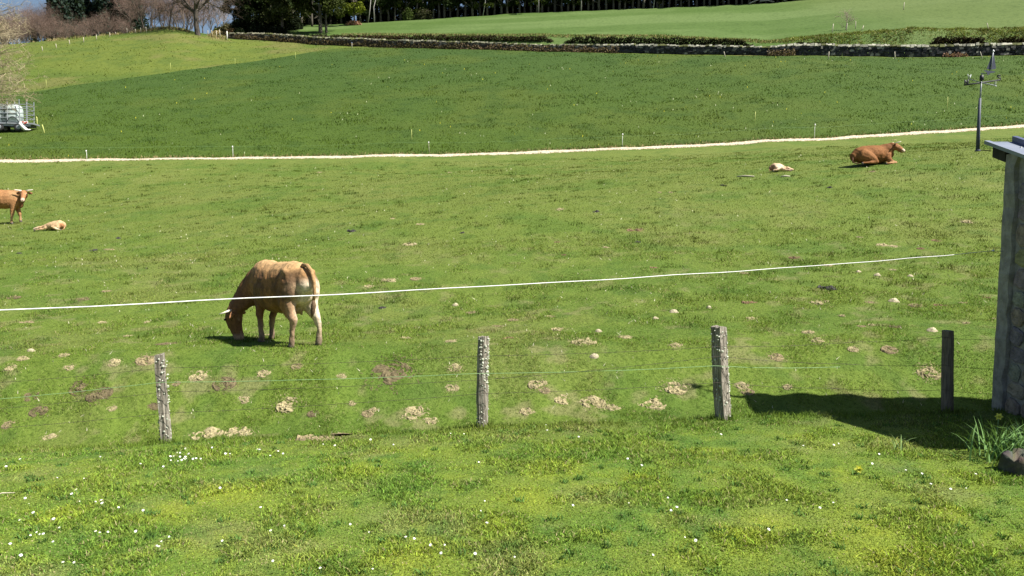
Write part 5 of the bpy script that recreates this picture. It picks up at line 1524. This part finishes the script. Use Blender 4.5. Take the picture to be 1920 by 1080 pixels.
# --- cow lying in the upper right of the pasture, head raised to the right
p0 = pix(1636, 309)
cow3 = empty('lying_cow', p0, R(4)); cow3.scale = (.97, .97, .92)
torso3 = [(-.80, .0, .34, .2, .24), (-.68, .02, .40, .3, .34), (-.42, .03, .44, .38, .40), (-.1, .03, .45, .42, .42), (.22, .03, .46, .40, .42), (.48, .02, .48, .32, .38), (.66, 0, .50, .23, .30), (.76, 0, .50, .15, .22)]
neck3 = [(.46, 0, .60, .26, .32), (.62, -.02, .68, .23, .29), (.74, -.05, .77, .19, .23), (.80, -.08, .83, .15, .18)]
head3 = [(.82, -.08, .84, .145, .14), (.90, -.12, .81, .15, .155), (1.02, -.19, .72, .12, .135), (1.12, -.26, .63, .10, .108), (1.15, -.28, .61, .102, .10)]
chains = [torso3, neck3, head3,
          [(-.62, -.26, .42, .14, .28), (-.40, -.36, .34, .13, .25), (-.15, -.42, .2, .10, .15), (-.05, -.46, .1, .07, .09)],
          [(-.1, -.46, .1, .07, .08), (-.35, -.52, .07, .055, .06), (-.58, -.54, .06, .045, .05), (-.70, -.54, .05, .045, .045)],
          [(.5, -.2, .42, .13, .2), (.56, -.28, .22, .1, .13), (.72, -.3, .10, .075, .085), (.84, -.3, .09, .07, .075)],
          [(.86, -.3, .08, .065, .07), (.66, -.37, .06, .05, .05), (.5, -.4, .05, .042, .045), (.40, -.40, .04, .045, .045)],
          [(.5, .2, .4, .13, .2), (.62, .28, .2, .1, .12), (.82, .26, .09, .07, .075)]]
def coat3(co):
    n = fbm(co[:, 0]*4, co[:, 2]*4+co[:, 1]*3, 80)[:, None]
    c = np.array([[0.20, 0.085, 0.028]])*(0.8+0.4*n)
    c = bl(c, (0.26, 0.115, 0.04), np.clip(blob(co, (-.55, -.35, .4), (.5, .5, .45))*1.6, 0, .8))
    c = bl(c, (0.12, 0.048, 0.02), np.clip(blob(co, (.70, 0, .75), (.28, .35, .42))*1.5, 0, .8))  # neck and chest darkened: shade below the raised head put into the colour
    c = bl(c, (0.40, 0.23, 0.11), np.clip(blob(co, (.75, -.35, .07), (.4, .2, .15))*1.6, 0, .85))
    c = bl(c, (0.30, 0.14, 0.06), np.clip(blob(co, (.97, -.18, .76), (.25, .25, .25))*1.6, 0, .85))
    return bl(c, (0.68, 0.52, 0.38), np.clip(blob(co, (1.19, -.30, .61), (.15, .16, .14))*2, 0, .9))
skin('body', chains, .024, coat3, cow3)
for s in (1, -1):
    b = Vector((.82+s*.03, -.10-s*.10, .94))
    part_tube('horn', [b, b+Vector((.02, -s*.08, .02)), b+Vector((.10, -s*.13, .05)), b+Vector((.19, -s*.14, .08))], [.03, .027, .02, .005], M['horn'], cow3)
    ear(cow3, b+Vector((-.02, -s*.02, -.07)), (-.35, -s*1, .05), (0, 0, 1), .18, (0.2, 0.085, 0.035))
    eye(cow3, Vector((.96+s*.06, -.14-s*.125, .80)), .024)
part_tube('tail', [(-.82, -.05, .48), (-.95, -.12, .3), (-.98, -.2, .1), (-.9, -.34, .04), (-.8, -.42, .035)], [.045, .036, .03, .03, .01], M['coat'], cow3, 8, (0.12, 0.055, 0.03))
hoof(cow3, (-.74, -.54, 0.0), .045); hoof(cow3, (.38, -.40, 0.0), .045)
tag(cow3, 'reddish brown cow lying in the pasture with raised head facing right', 'cow')

# --- two calves asleep
def coatc(base, spots):
    def f(co):
        n = fbm(co[:, 0]*7, co[:, 2]*7+co[:, 1]*5, 81)[:, None]
        c = np.array([base])*(0.85+0.3*n)
        for p, r, col, k in spots: c = bl(c, col, np.clip(blob(co, p, r)*1.8, 0, k))
        return c
    return f
p0 = pix(97, 432)
calf = empty('sleeping_calf', p0, R(186)); calf.scale = (.92, .92, .92)          # forward to the left
chains = [[(-.44, 0, .2, .13, .15), (-.34, 0, .23, .2, .19), (-.15, 0, .21, .22, .18), (.05, .02, .17, .18, .15), (.2, .03, .14, .12, .12), (.28, .03, .12, .08, .09)],
          [(.18, .03, .15, .09, .1), (.34, .05, .12, .065, .07), (.42, .06, .11, .06, .065)],
          [(.40, .06, .11, .062, .065), (.48, .07, .10, .062, .065), (.58, .08, .075, .045, .05), (.64, .08, .065, .042, .042)],
          [(-.30, .16, .2, .08, .14), (-.12, .24, .12, .06, .08), (-.3, .28, .06, .035, .04), (-.44, .27, .04, .03, .03)],
          [(.12, .12, .13, .06, .08), (.26, .17, .06, .04, .045), (.45, .2, .035, .028, .03), (.55, .19, .03, .028, .028)],
          [(.1, -.1, .13, .06, .08), (.24, -.16, .06, .04, .045)]]
skin('body', chains, .018, coatc((0.46, 0.31, 0.17), [((-.45, .1, .18), (.12, .2, .16), (0.36, 0.15, 0.06), .8), ((-.36, .25, .08), (.14, .12, .12), (0.7, 0.58, 0.38), .8), ((.55, .08, .08), (.2, .12, .1), (0.66, 0.52, 0.36), .8)]), calf, 4)
for s in (1, -1): ear(calf, (.42, .06+s*.06, .14), (-.2, s*1, .15), (0, 0, 1), .11, (0.5, 0.36, 0.22))
part_tube('tail', [(-.46, 0, .26), (-.54, .05, .16), (-.52, .12, .05), (-.44, .18, .02)], [.025, .02, .018, .008], M['coat'], calf, 6, (0.45, 0.28, 0.14))
eye(calf, (.5, .125, .12), .012)
hoof(calf, (-.46, .27, -.02), .03); hoof(calf, (.56, .19, -.025), .03)
tag(calf, 'cream calf asleep on the grass beside the cow at the left edge', 'calf')
p0 = pix(1465, 321.5)
calf2 = empty('sleeping_calf', p0, R(-3))
chains = [[(-.40, 0, .14, .12, .12), (-.30, 0, .18, .2, .16), (-.12, 0, .18, .22, .16), (.04, 0, .14, .17, .12), (.12, 0, .11, .1, .09)],
          [(.06, 0, .12, .08, .08), (.16, -.03, .10, .06, .065)],
          [(.14, -.03, .12, .06, .07), (.24, -.05, .12, .068, .085), (.36, -.07, .08, .05, .06), (.44, -.08, .06, .042, .045)],
          [(-.28, -.16, .14, .08, .12), (-.12, -.24, .09, .06, .07), (-.28, -.29, .05, .035, .04), (-.4, -.28, .04, .03, .03)],
          [(.02, -.12, .1, .06, .07), (.14, -.2, .05, .035, .04), (.28, -.24, .035, .028, .03)]]
skin('body', chains, .018, coatc((0.58, 0.40, 0.26), [((-.40, -.05, .14), (.14, .25, .18), (0.3, 0.14, 0.07), .8), ((-.12, -.2, .14), (.2, .2, .2), (0.72, 0.58, 0.42), .7), ((.08, 0, .14), (.08, .2, .14), (0.4, 0.22, 0.12), .6)]), calf2, 4)
for s in (1, -1): ear(calf2, (.2, -.04-s*.05, .17), (-.3, -s*1, .15), (0, 0, 1), .11, (0.5, 0.34, 0.2))
part_tube('tail', [(-.42, 0, .2), (-.5, -.04, .12), (-.52, -.1, .04), (-.46, -.16, .02)], [.025, .02, .018, .008], M['coat'], calf2, 6, (0.35, 0.2, 0.1))
eye(calf2, (.27, -.12, .13), .012)
hoof(calf2, (-.42, -.28, -.02), .03); hoof(calf2, (.3, -.24, -.02), .03)
tag(calf2, 'pinkish tan calf asleep on the grass left of the lying cow', 'calf')

# ------------------------------------------------------------------ water trailer at the left
p0 = pix(20, 247)
tr = empty('water_trailer', p0, R(14))
s_ = 1/ppm(p0)                                    # metres per photo pixel there
def TX(u): return (u-20)*s_*.86
def TZ_(v): return (247-v)*s_
zd = TZ_(233)
mb = MB(); mb.box((TX(-10), 0, zd), (140*s_, 1.7, .12)); mb.box((TX(-10), -.7, zd-.14), (130*s_, .1, .16)); mb.box((TX(-10), .7, zd-.14), (130*s_, .1, .16)); mb.build('chassis', M['galv'], tr)
def wheel(x, y):
    w = empty('wheel', (x, y, .30)); w.parent = tr
    m_ = MB(); m_.tube([(0, -.11, 0), (0, -.09, 0), (0, .09, 0), (0, .11, 0)], [.26, .32, .32, .26], 18); m_.build('tyre', M['tyre'], w, True)
    m_ = MB(); m_.tube([(0, -.118, 0), (0, -.112, 0)], [.15, .17], 14); m_.build('rim', M['galv'], w, True)
for x in (TX(42), TX(5)):
    for y in (-.72, .72): wheel(x, y)
mb = MB(); x0, x1 = TX(-42), TX(43); zt0, zt1 = zd+.08, TZ_(197)
rings = [(x0, .8), (x0+.08, 1), (0*s_, 1), (TX(9)-.03, 1), (TX(9), .94), (TX(9)+.03, 1), (x1-.28, 1.0), (x1-.1, .93), (x1, .74)]
vs, fs = [], []; n = 20
for x_, k2 in rings:
    for j in range(n):
        a = 2*math.pi*j/n; e = 4
        c_, s2 = math.cos(a), math.sin(a)
        m_ = (abs(c_)**e+abs(s2)**e)**(-1/e)
        vs.append((x_, c_*m_*.66*k2, zt0+(zt1-zt0)/2*(1 + s2*m_*(k2 if s2 > 0 else 1))))
for i in range(len(rings)-1):
    for j in range(n):
        a, b = i*n+j, i*n+(j+1) % n
        fs.append((a, b, b+n, a+n))
fs.append(tuple(reversed(range(n)))); fs.append(tuple(range((len(rings)-1)*n, len(rings)*n)))
mb.add(vs, fs); mb.build('tank', M['tank'], tr, True)
for y in (-.84, .84):
    for v in (198, 206, 214, 222):
        mb = MB(); mb.tube([(TX(-45), y, TZ_(v+2)), (TX(62.5), y, TZ_(v))], .032, 5); mb.build('side_rail', M['galv'], tr)
    for u in (-36, -14, 9, 24, 47, 62):
        mb = MB(); mb.tube([(TX(u-2), y, zd), (TX(u), y, TZ_(189))], .036, 5); mb.build('side_post', M['galv'], tr)
for v in (196, 206, 214, 222):
    mb = MB(); mb.tube([(TX(62.3), -.84, TZ_(v)), (TX(62.3), .84, TZ_(v))], .028, 5); mb.build('end_rail', M['galv'], tr)
mb = MB(); mb.box((TX(54), -.86, TZ_(231)), (14*s_, .04, 4.5*s_)); mb.build('rear_board', M['white'], tr)
for u, vv in ((56, 232.5), (52.5, 230.5), (59, 231)):
    mb = MB(); mb.box((TX(u), -.89, TZ_(vv)), (2.6*s_, .02, 2.6*s_), Matrix.Rotation(.7, 3, 'Y')); mb.build('reflector', M['red'], tr)
pts = [(TX(22+22*f), -.9, zd+.1+.42*math.sin(f*math.pi)**.7) for f in np.linspace(0, 1, 9)]
mb = MB(); mb.tube(pts, .03, 5); mb.build('mudguard_hoop', M['blackmetal'], tr, True)
mb = MB(); pts = [(46, 233.5), (52, 240), (58, 246), (66, 249.5)]; vs = []
for i, (u, v) in enumerate(pts):
    w_ = (.09, .13, .16, .12)[i]
    q = Vector((TX(u), -.95-.05*i, max(TZ_(v), .04)))
    vs += [q+Vector((w_, 0, w_*.7)), q+Vector((0, -.07, .05)), q+Vector((-w_, 0, -w_*.7)), q+Vector((0, .07, 0))]
fs = [(i*4+j, i*4+(j+1) % 4, i*4+4+(j+1) % 4, i*4+4+j) for i in range(3) for j in range(4)]+[(3, 2, 1, 0), (12, 13, 14, 15)]
mb.add([(a, b, max(c, .02)) for a, b, c in vs], fs); mb.build('outlet_hose', M['white'], tr, True)
tag(tr, 'farm trailer with barred sides carrying a white water tank', 'trailer')

# bare branches reaching in from the left
rs = random.Random(42)
bt = empty('overhanging_tree', gu(-150, 43))
mb, tw = MB(), MB()
tc = ((0.20, 0.17, 0.12), (0.36, 0.30, 0.19))
grow(rs, mb, tw, Vector((0, 0, -.3)), Vector((.03, 0, 1)), 7.5, .34, 0, 1, 0, tc, 2, .8, (3,))
org = bt.location
for (u, v, z0) in [(12, 28, 5), (38, 58, 4.6), (50, 85, 4), (15, 92, 3.8), (56, 120, 3.4), (28, 122, 3.2), (8, 125, 3), (60, 150, 3), (38, 172, 2.7), (12, 155, 2.7), (60, 30, 5), (52, 190, 2.6), (25, 55, 4.8), (30, 20, 5), (45, 45, 4.4), (25, 75, 4.2), (58, 60, 4.6), (20, 110, 3.2), (40, 130, 3.2), (50, 165, 2.8), (30, 160, 2.6), (15, 185, 2.4), (52, 180, 2.7), (5, 60, 4.5), (10, 140, 3), (35, 95, 4), (5, 15, 5.5), (-20, 100, 3.2), (-30, 50, 4.4), (0, 170, 2.5), (20, 40, 5), (48, 105, 3.4), (-60, 140, 2.8), (18, 5, 5.6), (42, 8, 5.8)]:
    tip = at(u, v, 43+rs.uniform(-2.5, 2.0)) - org
    st = Vector((0, 0, z0+rs.uniform(-.3, .6)))
    mid = st.lerp(tip, .5)+Vector((0, rs.uniform(-.4, .4), .45+rs.uniform(0, .5)))
    pts = [st, st.lerp(mid, .5)+Vector((0, 0, .15)), mid, mid.lerp(tip, .5)+Vector((0, 0, .18)), tip]
    mb.tube(pts, [.07, .05, .03, .016, .007], 5, tc[0], cap=False)
    for i in range(1, 5):
        for _ in range(6):
            f = rs.random(); bp = pts[i-1].lerp(pts[i], f)
            d = Vector((rs.uniform(-.3, 1), rs.uniform(-.8, .8), rs.uniform(-.7, .6))).normalized()
            lim = 1.15 if i < 4 else .75
            grow(rs, mb, tw, bp, d, rs.uniform(.5, lim), .012, 2, 4, .06, tc, 2, .75, (3, 3, 4, 2))
mb.build('trunk', M['bark'], bt, True, True); tw.build('branches', M['twig'], bt, True, True)
tag(bt, 'leafless tree whose lichened twigs hang in from the left edge', 'tree')
